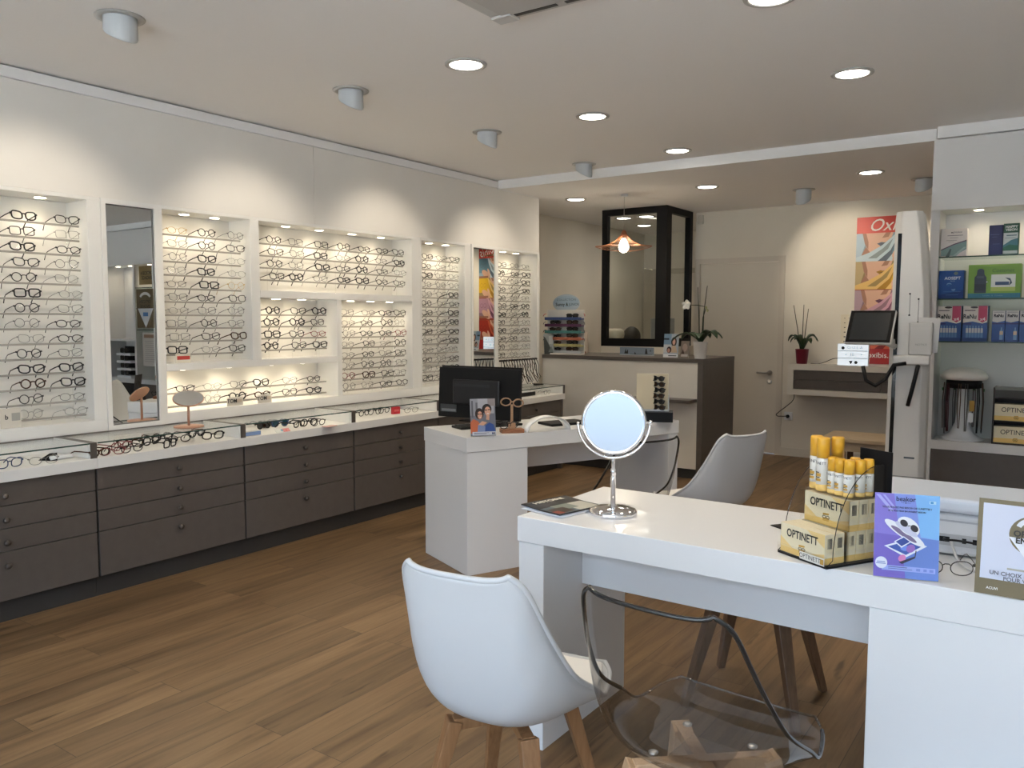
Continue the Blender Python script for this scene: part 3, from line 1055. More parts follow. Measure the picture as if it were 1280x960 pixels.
def wipe_carton(x, y, z, w, h, d, label, group, world=True, rz=DRZ):
    p = DP + Matrix.Rotation(DRZ, 3, 'Z') @ Vector((x, y, z)) if world else Vector((x, y, z))
    c = thing('carton', label, 'carton', p, rz, group)
    b = MB().box(0, w, 0, d, 0, h, 0)
    b.box(-.0003, w + .0003, -.0003, d + .0003, 0.0003, h * .22, 1)
    bev(b.build('body', [BOXY, OCHL], c), .0006, 1)
    for q in ([(w * .60, -.0005, h), (w, -.0005, h * .55), (w, -.0005, h)], [(0, -.0005, h * .20), (w * .30, -.0005, h * .20), (0, -.0005, h * .55)], [(w * .62, -.0005, h * .20), (w, -.0005, h * .20), (w, -.0005, h * .36)]):
        m = MB()
        m.poly(q)
        m.build('corner_print', mat('print_light_ochre', (.84, .62, .27), .45), c)
    text(c, 'OPTINETT', h * .38, (w * .50, -.0009, h * .70), INKB, sx=.80, bold=.0006)
    lens_mark(c, w * .50, -.0009, h * .28, h * .16)
    MB().box(w + .0005, w + .0009, d * .25, d * .75, h * .52, h * .86).build('barcode_panel', mat('barcode_grey', (.14, .13, .13), .5), c)
    MB().box(w + .0005, w + .0009, d * .1, d * .9, h * .40, h * .90).build('side_panel_print', mat('print_side_cream', (.82, .72, .48), .45), c)
    return c


names_ = 'front second third fourth fifth'.split()
for k in range(5):
    y0 = .004 + k * .034 if k else .004
    if k < 2:
        wipe_carton(.006, .004 + k * .0345, .0065, .160, .080, .033, ('yellow wipes carton at the very front of the counter stand', 'yellow wipes carton second from the front of the counter stand, lower row')[k], 'cartons in the counter stand')
    else:
        wipe_carton(.006, .079 + (k - 2) * .0345, .0065, .160, .080, .033, 'yellow wipes carton, %s row back, on the floor of the counter stand' % names_[k], 'cartons in the counter stand')
for k in range(3):
    wipe_carton(.014, .0795 + k * .0345, .0875, .158, .082, .033, 'yellow wipes carton, %s of the upper cartons under the spray cans' % ('first', 'second', 'last')[k], 'cartons in the counter stand')


def spray_can(x, y, r, h, label):
    p = DP + Matrix.Rotation(DRZ, 3, 'Z') @ Vector((x, y, .1755))
    c = thing('spray_can', label, 'spray can', p, DRZ, 'spray cans in the counter stand')
    hb = h * .62
    b = MB().lathe([(r * .9, 0), (r, .003), (r, hb * .20)], 28, mi=1)
    b.lathe([(r, hb * .20), (r, hb - .004), (r * .9, hb)], 28, mi=0)
    b.build('can_body', [CREAM, OCHL], c)
    MB().lathe([(r * .98, hb), (r * .98, h - .006), (r * .93, h - .002), (r * .8, h), (0, h)], 28).build('cap', YEL, c)
    # lettering bent round the can
    for i, ch in enumerate('OPTINETT'):
        a = -PI / 2 + (i - 3.5) * .30
        text(c, ch, r * .62, ((r + .0004) * math.cos(a), (r + .0004) * math.sin(a), hb * .84), INKB, (PI / 2, 0, a + PI / 2), name='letter')
    m = MB()
    for z0, z1, mi, a0, a1 in ((.30, .38, 1, -.5, .5), (.40, .43, 0, -.45, .35), (.44, .54, 1, -.4, .5), (.55, .58, 0, -.5, .2), (.30, .56, 0, -.5, -.42)):
        for q in range(6):
            b0, b1 = [-PI / 2 + a0 + (a1 - a0) * (q + e) / 6 for e in (0, 1)]
            rr = r + .0004
            m.poly([(rr * math.cos(b), rr * math.sin(b), hb * z) for b, z in ((b0, z0), (b1, z0), (b1, z1), (b0, z1))], mi)
    m.build('printed_mark', [INKB, OCH], c)
    return c


for x, y, lb in ((.020, .112, 'tall yellow-capped spray can at the outer corner of the counter stand'), (.056, .100, 'tall yellow-capped spray can at the front, second of the tall ones'), (.062, .146, 'tall yellow-capped spray can in the back row of tall ones')):
    spray_can(x, y, .0175, .146, lb)
for x, y, lb in ((.092, .100, 'short yellow-capped spray can touching the tall front can'), (.119, .098, 'short yellow-capped spray can in the front row, turned label away'), (.149, .099, 'short yellow-capped spray can at the front, under the clear curved side'),
                 (.157, .129, 'short yellow-capped spray can second along the outer side'), (.158, .158, 'short yellow-capped spray can at the outer back corner by the black board'), (.125, .145, 'short yellow-capped spray can in the middle of the short ones')):
    spray_can(x, y, .0140, .098, lb)

# leaflet standing beside the display, back of it a strut
LB = thing('leaflet', 'blue and violet leaflet with a white hat, standing on the near desk', 'leaflet', (-.411, 2.166, HT + .0025), math.atan2(.040, .141))
L_ = [(rect(0, 0, 1, 1), (132, 150, 226)), ([(0, 0), (.5, 0), (.30, 1), (0, 1)], (134, 120, 212)), ([(.5, 0), (1, 0), (1, .48), (.40, .50)], (104, 134, 210)), ([(.0, .0), (.5, 0), (.42, .5), (0, .52)], (116, 98, 196)),
      ([(.72, .5), (1, .48), (1, 1), (.62, 1)], (128, 186, 240)), ([(.02, .98), (.08, .98), (.30, .80), (.26, .78)], (178, 176, 236)), ([(.12, .98), (.16, .98), (.32, .84), (.3, .82)], (170, 168, 234)),
      ([(.16, .37), (.50, .25), (.82, .40), (.55, .48)], (232, 236, 246)), ([(.22, .365), (.50, .28), (.74, .395), (.53, .45)], (52, 84, 170)), (ell(.48, .36, .07, .035, 14), (110, 140, 225)),
      (ell(.47, .54, .34, .065, 24, -.42), (236, 236, 242)), (ell(.46, .525, .22, .032, 20, -.42), (120, 104, 140)), (ell(.53, .62, .18, .10, 20, -.35), (240, 240, 244)), (ell(.50, .585, .19, .045, 20, -.42), (206, 206, 226)),
      ([(.31, .43), (.46, .50), (.58, .44), (.43, .36)], (226, 230, 244)), ([(.34, .43), (.46, .485), (.555, .44), (.43, .38)], (38, 66, 150)), (ell(.46, .655, .062, .040, 16, -.3), (40, 26, 34)), (ell(.62, .60, .062, .040, 16, -.3), (44, 28, 36)),
      (rect(.52, .622, .56, .632), (40, 26, 34)), (ell(.57, .36, .07, .047, 16, .3), (150, 104, 190)), (ell(.44, .24, .06, .04, 16, .3), (220, 130, 190)), ([(.39, .19), (.44, .17), (.64, .25), (.63, .27)], (40, 34, 60)), ([(.63, .26), (.645, .26), (.66, .34), (.645, .34)], (40, 34, 60)),
      (rect(.13, .085, .95, .145), (160, 176, 236)), (ell(.12, .17, .095, .070, 20), (226, 230, 246)), (rect(.04, .155, .19, .165), (110, 130, 190)), (rect(.05, .175, .18, .185), (110, 130, 190)), (rect(.23, .125, .52, .132), (60, 66, 130)), (rect(.23, .105, .60, .112), (90, 100, 170)),
      (rect(.66, .10, .72, .13), (120, 140, 215)), (rect(.77, .10, .82, .13), (120, 140, 215)), (rect(.86, .10, .92, .13), (120, 140, 215)), (rect(.84, .90, .94, .935), (190, 224, 244)), (rect(.855, .905, .90, .930), (70, 150, 210))]
sh = print_sheet('sheet', .1465, .208, L_, LB, .0012)
sh.rotation_euler = (R(-7), 0, 0)
MB().prism([(.05, .024, .16), (.10, .024, .16), (.11, .072, .0035), (.04, .072, .0035)], (0, .001, 0)).build('strut', ink((190, 195, 225)), LB)
NAVY = ink((38, 38, 84))
for s_, sz, x, z in (('beakor', .016, .070, .1955), ('- - o - -', .007, .070, .187), ('VOUS N’AVEZ PAS BESOIN DE LUNETTES ?', .0060, .073, .174), ('ET SI VOS YEUX EN AVAIENT BESOIN', .0052, .073, .1655)):
    q = text(sh, s_, sz, (x, -.0052, z), NAVY, sx=.98, bold=.0002)

# engaged optician sign
SG = thing('counter_sign', 'khaki framed white sign with a round emblem at the picture edge', 'sign', (-.190, 2.170, HT + .003), R(-1))
sx_, sz_ = .212, .222
KH = (118, 104, 72)
S_ = [(rect(0, 0, 1, 1), KH), (rect(.045, .165, .955, .955), (212, 216, 232)), (ell(.535, .66, .235, .205, 32), KH), ([(.30, .63), (.77, .63), (.535, .33)], (234, 236, 242)), (ell(.535, .72, .175, .13, 20, 0, .25, PI - .25) + ell(.535, .715, .13, .085, 20, 0, .25, PI - .25)[::-1], (226, 228, 232)),
      (rect(.475, .505, .605, .565), (88, 152, 214)), (rect(.50, .52, .58, .55), (190, 220, 244)), (rect(.48, .485, .60, .49), (150, 152, 160)), (rect(.30, .285, .80, .305), (176, 172, 160)), (rect(.56, .035, .92, .135), (204, 206, 208))]
sh = print_sheet('sheet', sx_, sz_, S_, SG, .003, KH)
sh.rotation_euler = (R(-6), 0, 0)
DK = ink((46, 40, 28))
GR = ink((96, 98, 110))
for s_, sz, x, z, m_ in (('OPTICIEN', .0185, .1135, .149, DK), ('ENGAGÉ', .0185, .1135, .133, DK), ('2020', .009, .1135, .167, ink((240, 240, 240))), ('UN CHOIX DE CONFIANCE', .0130, .110, .0525, GR), ('POUR VOTRE VUE', .0130, .110, .0415, GR), ('ACUVI', .008, .036, .016, ink((235, 235, 230)))):
    text(sh, s_, sz, (x, -.0045, z), m_, bold=.0006 if m_ is DK else .0002)
MB().prism([(.08, .026, .17), (.14, .026, .17), (.15, .08, .003), (.07, .08, .003)], (0, .001, 0)).build('strut', ink(KH), SG)

# white desktop machine behind the leaflets
PM = thing('printer', 'white desktop machine standing on the near desk behind the leaflet and sign', 'printer', (-.465, 2.47, HT), R(2))
bev(MB().box(0, .52, 0, .27, .004, .118).build('body', mat('printer_white', (.78, .80, .84), .4), PM), .012, 3)
bev(MB().box(-.006, .526, -.010, .26, .1195, .160).build('lid', mat('printer_lid', (.70, .75, .84), .3), PM), .012, 3)
MB().box(.005, .515, -.0005, .004, .095, .100).build('seam_line', mat('printer_grey', (.52, .54, .60), .4), PM)
for k in range(4):
    MB().lathe([(.007, 0), (.007, .001), (.0055, .001)], 14, (.05 + .022 * k, -.0105, .143), axis='y').build('printed_ring', mat('print_grey', (.50, .53, .60), .5), PM)
MB().box(.13, .30, -.003, .002, .030, .062).build('port_panel', mat('port_grey', (.55, .57, .60), .4), PM)
for x0, x1 in ((.16, .185), (.215, .225), (.24, .27)):
    MB().box(x0, x1, -.0045, -.0028, .040, .054).build('port', BLACK, PM)


def cable(name, label, pts, r=.003, m=BLACK, cat='cable'):
    cu = bpy.data.curves.new(name, 'CURVE')
    cu.dimensions = '3D'
    cu.bevel_depth = r
    cu.bevel_resolution = 3
    s = cu.splines.new('BEZIER')
    s.bezier_points.add(len(pts) - 1)
    for b, p in zip(s.bezier_points, pts):
        b.co = p
        b.handle_left_type = b.handle_right_type = 'AUTO'
    cu.materials.append(m)
    o = bpy.data.objects.new(name, cu)
    COL.objects.link(o)
    return tag(o, label, cat)


cable('cable', 'black cable plugged into the white desktop machine', [(-.292, 2.462, .822), (-.285, 2.43, .826), (-.25, 2.41, .832), (-.20, 2.415, .825), (-.15, 2.43, .79), (-.12, 2.44, .7745)])
cable('cable', 'pale grey cable looping down from the white desktop machine', [(-.275, 2.462, .818), (-.265, 2.42, .81), (-.235, 2.36, .782), (-.19, 2.34, .7745), (-.12, 2.36, .7745)], .0035, mat('cable_grey', (.60, .60, .60), .4))
o = eyewear('g', 'oval', 'thin grey eyeglasses lying on the near desk between leaflet and sign', None, (-.262, 2.275, HT + .0015), R(20), R(6))
t = thing('marker_pen', 'small white card and dark clip lying on the near desk behind the spray stand', 'card', (-.735, 2.52, HT), R(-35))
MB().box(-.045, .045, -.02, .02, 0, .002).build('card', BLACK, t)
MB().box(-.03, .02, .03, .045, 0, .003).build('clip', mat('dark_grey_plastic', (.06, .06, .06), .4), t)

# ------------------------------------------------------------------ things on the far desk (local frame: x along its front, y towards the back)
def fd(x, y, z=HT):
    c, s = math.cos(FRZ), math.sin(FRZ)
    return Vector((FA.x + x * c - y * s, FA.y + x * s + y * c, z))


MO = thing('computer_monitor', 'black computer monitor seen from behind on the far desk', 'monitor', (-3.15, 4.13, HT), R(5))
sc = bev(MB().box(-.305, .305, -.012, .014, .012, .334).build('screen_housing', BLACK, MO), .004)
sc.rotation_euler = (R(-3), 0, 0)
bev(MB().box(-.18, .17, -.030, -.0125, .10, .26).build('rear_cover', mat('black_satin', (.016, .016, .018), .3), MO), .008)
MB().box(-.165, .10, -.0312, -.0302, .215, .232).build('vent_slot', mat('vent_grey', (.03, .03, .035), .5), MO)
MB().box(-.285, -.16, -.0135, -.0121, .045, .095).build('rating_label', mat('label_grey', (.06, .065, .07), .35), MO)
MB().box(-.275, -.165, -.0145, -.0136, .050, .066).build('label_print', mat('label_pale', (.25, .26, .27), .4), MO)
MB().box(-.30, .30, .0145, .016, .045, .345).build('screen', GLOSSB, MO).rotation_euler = (R(-3), 0, 0)
bev(MB().box(.00, .055, -.012, .008, .006, .12).build('stand_neck', STEEL, MO), .004)
bev(MB().box(-.09, .15, -.09, .10, 0, .0075).build('stand_foot', BLACK, MO), .003)

CL = thing('leaflet', 'leaflet with a photo of a couple in glasses, on the far desk', 'leaflet', (-2.737, 3.520, HT + .003), math.atan2(.121, .063) - R(12))
C_ = [(rect(0, 0, 1, 1), (120, 122, 132)), (rect(0, .55, .45, 1), (150, 152, 160)), (rect(.30, .6, .95, 1), (176, 176, 184)), (rect(.05, .5, .12, .95), (92, 92, 100)), (rect(.22, .55, .30, .9), (104, 104, 112)), (rect(.7, .8, 1, 1), (150, 140, 140)),
      ([(.0, .08), (.0, .38), (.12, .46), (.30, .40), (.48, .20), (.46, .08)], (196, 104, 66)), ([(.46, .08), (.52, .24), (.74, .36), (.92, .30), (1, .08)], (50, 82, 150)), ([(.26, .08), (.30, .30), (.45, .34), (.58, .26), (.56, .08)], (128, 146, 190)),
      (ell(.36, .60, .17, .15, 20), (46, 32, 28)), ([(.22, .44), (.30, .66), (.20, .40)], (46, 32, 28)), (ell(.38, .56, .095, .105, 20), (214, 162, 136)), (ell(.66, .72, .19, .14, 20), (34, 26, 26)), (ell(.69, .66, .12, .125, 20, .25), (222, 172, 144)),
      ([(.62, .44), (.74, .42), (.76, .54), (.64, .55)], (214, 164, 138)), (rect(.285, .575, .37, .60), (24, 20, 22)), (rect(.39, .575, .465, .60), (24, 20, 22)), (rect(.58, .68, .67, .705), (24, 20, 22)), (rect(.70, .69, .79, .715), (24, 20, 22)), (ell(.39, .505, .035, .010, 10), (240, 236, 232)), (ell(.70, .60, .045, .012, 10), (240, 236, 232)),
      ([(.30, .30), (.46, .40), (.66, .36), (.50, .28)], (214, 166, 140)), (rect(.06, .02, 1, .115), (206, 210, 220)), (rect(.12, .05, .62, .062), (70, 80, 120)), (rect(.12, .078, .72, .088), (70, 80, 120)), (rect(.84, .04, .90, .09), (30, 50, 110)), (rect(.92, .04, .96, .09), (60, 60, 60))]
sh = print_sheet('sheet', .142, .205, C_, CL, .002, (30, 30, 36))
sh.rotation_euler = (R(-8), 0, 0)
MB().prism([(.05, .026, .15), (.09, .026, .15), (.10, .07, .003), (.04, .07, .003)], (0, .001, 0)).build('strut', BLACK, CL)

t = thing('spectacle_stand', 'small wooden spectacle-shaped stand on the far desk', 'stand', (-2.66, 3.80, HT), R(48))
WOODR = noisy('reddish_wood', (.26, .105, .05), (.34, .15, .075), 20, .45, (1, 6, 6))
WOODP = noisy('tan_wood', (.36, .21, .12), (.44, .27, .16), 20, .45, (1, 6, 6))
bev(MB().box(-.065, .065, -.035, .035, 0, .022).build('base', WOODR, t), .002)
bev(MB().box(-.020, .020, -.014, .014, .0225, .055).build('nose_block', WOODP, t), .003)
bev(MB().box(-.007, .007, -.005, .005, .0555, .160).build('post', WOODP, t), .001)
m = MB()
for s in (-1, 1):
    m.tube([(s * .036 + .029 * math.cos(a), -.006, .172 + .021 * math.sin(a) + s * -.004) for a in [2 * PI * k / 22 for k in range(22)]], .0045, 6, True)
m.bar((-.010, -.006, .178), (.010, -.006, .175), .006, .006)
m.build('spectacle_cutout', WOODP, t)
eyewear('k', 'oval', 'dark eyeglasses lying on the wooden base of the spectacle stand', None, (-2.662, 3.775, HT + .0235), R(70), R(4))
t = thing('keyboard', 'black keyboard lying under the monitor on the far desk', 'keyboard', (-2.93, 3.93, HT), R(66))
bev(MB().box(-.21, .21, -.065, .065, 0, .014).build('keyboard_body', BLACK, t), .004)
kb = MB()
for r_ in range(5):
    for c_ in range(15):
        kb.box(-.195 + c_ * .026, -.173 + c_ * .026, -.055 + r_ * .022, -.037 + r_ * .022, .0145, .018)
kb.build('keys', mat('key_black', (.02, .02, .022), .5), t)
t = thing('phone_holder', 'white plastic arch standing on the far desk', 'arch', (-2.545, 3.985, HT), R(66))
A0 = [(.150 * math.cos(a), .086 * math.sin(a)) for a in [PI * k / 28 for k in range(29)]]
P = [[Vector((x, yy, z)) for x, z in A0] for yy in (-.035, .035)]
q = MB().grid(P).build('arch_band', mat('arch_white', (.84, .84, .83), .35), t)
s = q.modifiers.new('solid', 'SOLIDIFY')
s.thickness = .006
t = thing('tray', 'low black tray on the far desk behind the white arch', 'tray', (-2.62, 4.30, HT), R(66))
bev(MB().box(-.14, .14, -.08, .08, 0, .016).build('tray_body', BLACK, t), .005)
# desk mirror on a black box; cream panel and sunglasses model its reflection
SP = thing('desk_mirror', 'small desk mirror with modelled reflection on a black box, end of the far desk', 'display panel', (-2.235, 4.755, HT), R(24))
bev(MB().box(-.105, .125, -.06, .10, 0, .062).build('black_box', BLACK, SP), .002)
MB().box(-.110, .100, -.010, .010, .064, .075).build('panel_foot', STEEL, SP)
bev(MB().box(-.105, .095, -.002, .006, .076, .302).build('panel', mat('reflection_cream', (.62, .53, .36), .4), SP), .001, 1)
MB().box(.095, .1, -.03, .006, .076, .17).build('bracket', STEEL, SP)
c_, s_ = math.cos(R(24)), math.sin(R(24))
for k in range(6):
    lx, ly, lz = .028 + (k % 3) * .003, -.024, .088 + .0365 * (5 - k)
    eyewear('K', 'oval', 'dark sunglasses modelling a reflection, %s down in the small desk mirror' % ORD[k], 'reflected sunglasses in the small desk mirror', (-2.235 + lx * c_ - ly * s_, 4.755 + lx * s_ + ly * c_, HT + lz - .014), R(24 - 38), R(-5), 0, True, 'sunglasses', 'sunglasses', SUNB if k % 2 else SUNL).scale = (.78, .78, .78)
# ------------------------------------------------------------------ reception counter and the glazed workshop
CT = thing('reception_counter', 'white reception counter with taupe top and end, far end of the shop', 'counter', (-3.56, 6.8, 0))
x0, x1, dp = -4.40 + 3.56 + .003, -2.73 + 3.56, .78
CW = noisy('counter_white', (.76, .72, .65), (.79, .75, .68), 3, .55)
MB().box(x0, x1 - .052, .012, .03, .09, 1.035).build('front_panel', CW, CT)
MB().box(x0, x1 - .052, .04, .055, 0, .089).build('plinth', PLINTH, CT)
MB().box(x1 - .05, x1, .008, dp, 0, 1.035).build('end_panel', TAUPE, CT)
MB().box(x0, x1 + .002, 0, dp, 1.0365, 1.070).build('counter_top', TAUPE, CT)
MB().box(x1 - .62, x1 - .052, -.16, .0105, .690, .718).build('low_shelf', TAUPE, CT)
MB().box(x1 - .62, x1 - .60, -.15, .0105, 0, .689).build('shelf_support', CW, CT)
# glazed corner with black steel frame standing on a low wall
WX0, WX1, WY, WZ0 = -4.31, -3.56, 7.84, 1.13
struct('wall_workshop', MB().box(WX0, WX1, WY, WY + .07, 0, WZ0).box(WX1 - .07, WX1, WY + .07, 8.6, 0, WZ0), BACK_WALL)
BF = mat('black_steel', (.008, .008, .009), .5, spec=.2)
fr = thing('glazed_partition', 'black framed glazed corner partition of the workshop behind the counter', 'glass partition', (WX1, WY, WZ0))
wl = WX0 - WX1
hh = ZL - WZ0
f = MB()
f.box(wl, wl + .065, 0, .06, 0.001, hh - .001).box(-.115, 0, 0, .06, .001, hh - .001)
f.box(wl + .065, -.115, 0, .06, .001, .085).box(wl + .065, -.115, 0, .06, hh - .065, hh - .001)
f.build('front_frame', BF, fr)
f = MB().box(-.06, 0, .061, .12, .001, hh - .001).box(-.06, 0, .60, .672, .001, hh - .001).box(-.06, 0, .12, .60, .001, .085).box(-.06, 0, .12, .60, hh - .065, hh - .001)
f.build('side_frame', BF, fr)
MB().box(wl + .065, -.115, .027, .033, .085, hh - .065).build('front_pane', GLASS, fr)
MB().box(-.033, -.027, .12, .60, .085, hh - .065).build('side_pane', GLASS, fr)
# motion sensor on the far wall
o = bev(MB().box(-.03, .03, -.035, 0, -.05, .05).build('motion_sensor', mat('sensor_cream', (.62, .58, .50), .5)), .01, 3)
o.location = (-3.50, 8.60, 2.50)
tag(o, 'small cream motion sensor high on the far wall beside the black frame', 'sensor')

# person at the workbench behind the glass
SKIN = noisy('skin', (.52, .31, .22), (.58, .36, .26), 30, .55)
def person(loc, rz):
    t = thing('person', 'dark-haired person in dark clothes sitting in the workshop behind the glass', 'person', loc, rz)
    me = bpy.data.meshes.new('body')
    V = [(0, 0, .50), (0, .01, .68), (0, .0, .86), (0, -.02, .98), (0, -.03, 1.055), (0, -.055, 1.13), (0, -.06, 1.20),
         (.17, 0, .93), (.22, -.10, .72), (.15, -.32, .70), (-.17, 0, .93), (-.22, -.10, .72), (-.15, -.32, .70),
         (.10, -.02, .48), (.12, -.42, .47), (.12, -.42, .08), (-.10, -.02, .48), (-.12, -.42, .47), (-.12, -.42, .08), (.12, -.52, .05), (-.12, -.52, .05)]
    E_ = [(0, 1), (1, 2), (2, 3), (3, 4), (4, 5), (5, 6), (3, 7), (7, 8), (8, 9), (3, 10), (10, 11), (11, 12), (0, 13), (13, 14), (14, 15), (0, 16), (16, 17), (17, 18), (15, 19), (18, 20)]
    RD = [.15, .14, .16, .12, .055, .085, .085, .065, .05, .033, .065, .05, .033, .09, .065, .045, .09, .065, .045, .04, .04]
    me.from_pydata(V, E_, [])
    o = bpy.data.objects.new('body', me)
    COL.objects.link(o)
    o.parent = t
    s = o.modifiers.new('skin', 'SKIN')
    sv = me.skin_vertices[0].data
    for i, r in enumerate(RD):
        sv[i].radius = (r, r)
        sv[i].use_root = i == 0
    u = o.modifiers.new('sub', 'SUBSURF')
    u.levels = u.render_levels = 2
    s.use_smooth_shade = True
    me.materials.append(SKIN)
    h = MB()
    P = []
    for j in range(13):
        th = PI * .60 * j / 12
        P.append([Vector((.105 * math.sin(th) * math.cos(a), -.045 + .122 * math.sin(th) * math.sin(a) + .01, 1.185 + .122 * math.cos(th) - (.04 * max(0, math.sin(a)) * th))) for a in [2 * PI * k / 24 for k in range(25)]])
    q = h.grid(P).build('hair', noisy('dark_hair', (.010, .008, .007), (.024, .018, .015), 40, .6, (8, 8, 1)), t)
    q.modifiers.new('solid', 'SOLIDIFY').thickness = .012
    J = mat('dark_jumper', (.03, .03, .035), .8)
    P = []
    for z, rx, ry, cy in ((.50, .17, .13, 0), (.66, .165, .125, .01), (.80, .185, .125, 0), (.92, .19, .11, -.005), (.985, .12, .085, -.02), (1.03, .065, .065, -.03)):
        P.append([Vector((rx * math.cos(a), cy + ry * math.sin(a), z)) for a in [2 * PI * k / 28 for k in range(29)]])
    MB().grid(P).build('jumper', J, t)
    for s_ in (1, -1):
        MB().tube([(s_ * .15, 0, .945), (s_ * .19, -.03, .85), (s_ * .225, -.10, .725), (s_ * .15, -.31, .705)], [.075, .072, .066, .048], 14).build('sleeve', J, t)
    return t


person((-4.47, 8.80, .03), R(150))
t = thing('stool', 'dark stool under the person in the workshop', 'stool', (-4.47, 8.80, 0))
MB().lathe([(.18, .36), (.18, .40), (.165, .41), (0, .41)], 24).build('seat', BLACK, t)
MB().lathe([(.025, .03), (.025, .36)], 14).build('post', STEEL, t)
MB().lathe([(.20, 0), (.20, .015), (.03, .03), (0, .03)], 24).build('base', BLACK, t)
t = thing('workbench', 'pale workbench inside the glazed workshop', 'workbench', (-4.55, 8.10, 0))
MB().box(-.46, .55, -.17, .30, .74, .77).build('bench_top', CW, t)
for a, b in ((-.43, -.14), (.51, -.14), (-.43, .26), (.51, .26)):
    MB().box(a - .02, a + .02, b - .02, b + .02, 0, .739).build('leg', STEEL, t)
t = thing('lens_edger', 'white rounded machine with a brown front on the bench in the workshop', 'machine', (-4.285, 8.10, .7705), R(10))
bev(MB().box(-.065, .07, -.10, .12, 0, .42).build('body', mat('leather_brown', (.20, .11, .06), .5), t), .02, 3)
bev(MB().box(-.09, .085, -.12, .14, .4205, .545).build('hood', mat('hood_cream', (.72, .66, .55), .5), t), .05, 4)
t = thing('monitor', 'grey box monitor on the sill inside the glazed workshop', 'monitor', (-3.80, 8.02, 1.1305), R(40))
t.location = (-3.78, 8.25, .7705)
bev(MB().box(-.13, .13, -.02, .02, .38, .66).build('screen_housing', mat('grey_plastic', (.36, .36, .36), .5), t), .008)
MB().box(-.03, .03, -.02, .02, .012, .38).build('neck', mat('grey_plastic2', (.28, .28, .28), .5), t)
MB().box(-.10, .10, -.08, .08, 0, .011).build('foot', BLACK, t)
t = thing('wall_shelf', 'small shelf carrying the grey monitor in the workshop', 'shelf', (-3.80, 8.25, .74))
MB().box(-.17, .165, -.30, .30, 0, .03).build('board', CW, t)
MB().box(.10, .165, -.28, -.24, -.20, -.0005).build('bracket', STEEL, t)
t = thing('wall_socket', 'white double light switch on the workshop wall', 'switch', (-4.98, 10.349, 1.13))
bev(MB().box(-.04, .04, -.012, 0, 0, .15).build('plate', PLAST, t), .003)
for z in (.015, .08):
    MB().box(-.028, .028, -.016, -.0125, z, z + .055).build('rocker', mat('rocker_white', (.7, .69, .66), .4), t)
t = thing('paper_bag', 'crumpled beige bag leaning at the end of the counter, beside the black frame', 'bag', (-4.28, 7.30, 1.0705), R(15))
bg = MB()
P = []
for j, (w, d, z, sh) in enumerate(((.10, .055, 0, 0), (.105, .06, .05, .0), (.085, .05, .11, .02), (.055, .032, .17, .045), (.03, .012, .215, .075))):
    P.append([Vector((sh + w * math.copysign(abs(math.cos(a)) ** .6, math.cos(a)) * (1 + .06 * math.sin(3 * a + j)), d * math.copysign(abs(math.sin(a)) ** .6, math.sin(a)), z)) for a in [2 * PI * k / 20 for k in range(21)]])
bg.grid(P).build('bag_body', noisy('bag_beige', (.55, .46, .38), (.64, .55, .47), 12, .8), t)
MB().box(-.102, .10, -.062, -.056, .0005, .02).build('base_strip', mat('bag_red_brown', (.25, .09, .05), .6), t)

# sunglasses tower on the counter
SX = thing('display_stand', 'white sunglasses stand with coloured shelves and an oval header, on the counter', 'display stand', (-4.455, 6.99, 1.0705))
MB().box(0, .425, 0, .012, 0, .44).build('back_board', mat('stand_white', (.80, .77, .70), .45), SX)
MB().box(-.002, .427, -.10, .0, 0, .012).build('base', mat("stand_white"), SX)
ox = ell(.215, .505, .155, .088, 40)
MB().prism([(x, .004, z) for x, z in ox], (0, .004, 0)).build('header', mat('header_blue', (.50, .58, .64), .4), SX)
MB().prism([(x, .0036, z) for x, z in ell(.215, .52, .145, .055, 30)], (0, .0003, 0)).build('header_print', mat('header_blue2', (.40, .52, .62), .4), SX)
text(SX, 'COLLECTION', .030, (.215, .0032, .538), mat('header_ink', (.10, .13, .18), .5), sx=1.2)
text(SX, 'Sunny &', .044, (.165, .0032, .492), INKB, bold=.001)
text(SX, 'JUNIOR', .034, (.305, .0032, .492), mat("header_ink"), bold=.0005)
cols6 = [(.05, .09, .24), (.10, .03, .085), (.08, .26, .25), (.52, .17, .09), (.55, .50, .22), (.45, .47, .50)]
for k, c in enumerate(cols6):
    z = .355 - k * .0655
    q = MB().box(.002, .423, -.055, -.0005, z - .012, z).box(.002, .423, -.058, -.055, z - .016, z + .012)
    q.build('shelf', mat('shelf_colour_%d' % k, c, .35), SX)
    for j in range(2):
        if k == 0 and j == 0:
            continue
        eyewear('K' if (k + j) % 2 else 'T', ('oval', 'square')[j], '%s sunglasses, %s pair on the %s coloured shelf of the counter stand' % (('brown', 'black')[(k + j) % 2], ('first', 'second')[j] if k else 'only', ORD[k]), 'sunglasses on the counter stand',
                (-4.455 + .12 + .195 * j, 6.99 - .045, 1.0705 + z + .0015), rs.uniform(-.08, .08), R(-3), 0, True, 'sunglasses', 'sunglasses', SUNB if (k + j) % 2 == 0 else SUNL)
for s in (-1, 1):
    for k in range(4):
        xx = -.003 if s < 0 else .428
        MB().tube([(xx, -.02, .40 - k * .08), (xx + s * .018, -.03, .395 - k * .08), (xx + s * .024, -.04, .375 - k * .08)], .003, 6).build('hook', BLACK if k else mat('hook_red', (.5, .05, .03), .4), SX)
t = thing('leaflet', 'dark leaflet leaning at the wall end of the counter beside the sunglasses stand', 'leaflet', (-4.395, 6.84, 1.0725), R(55))
q = print_sheet('sheet', .11, .20, [(rect(0, 0, 1, 1), (150, 156, 156)), ([(0, 0), (.9, 0), (.2, .8), (0, .9)], (60, 66, 66)), (rect(.5, .5, .9, .9), (186, 190, 190)), ([(.4, .1), (.9, .1), (.7, .4)], (110, 118, 118))], t)
q.rotation_euler = (R(-8), 0, 0)
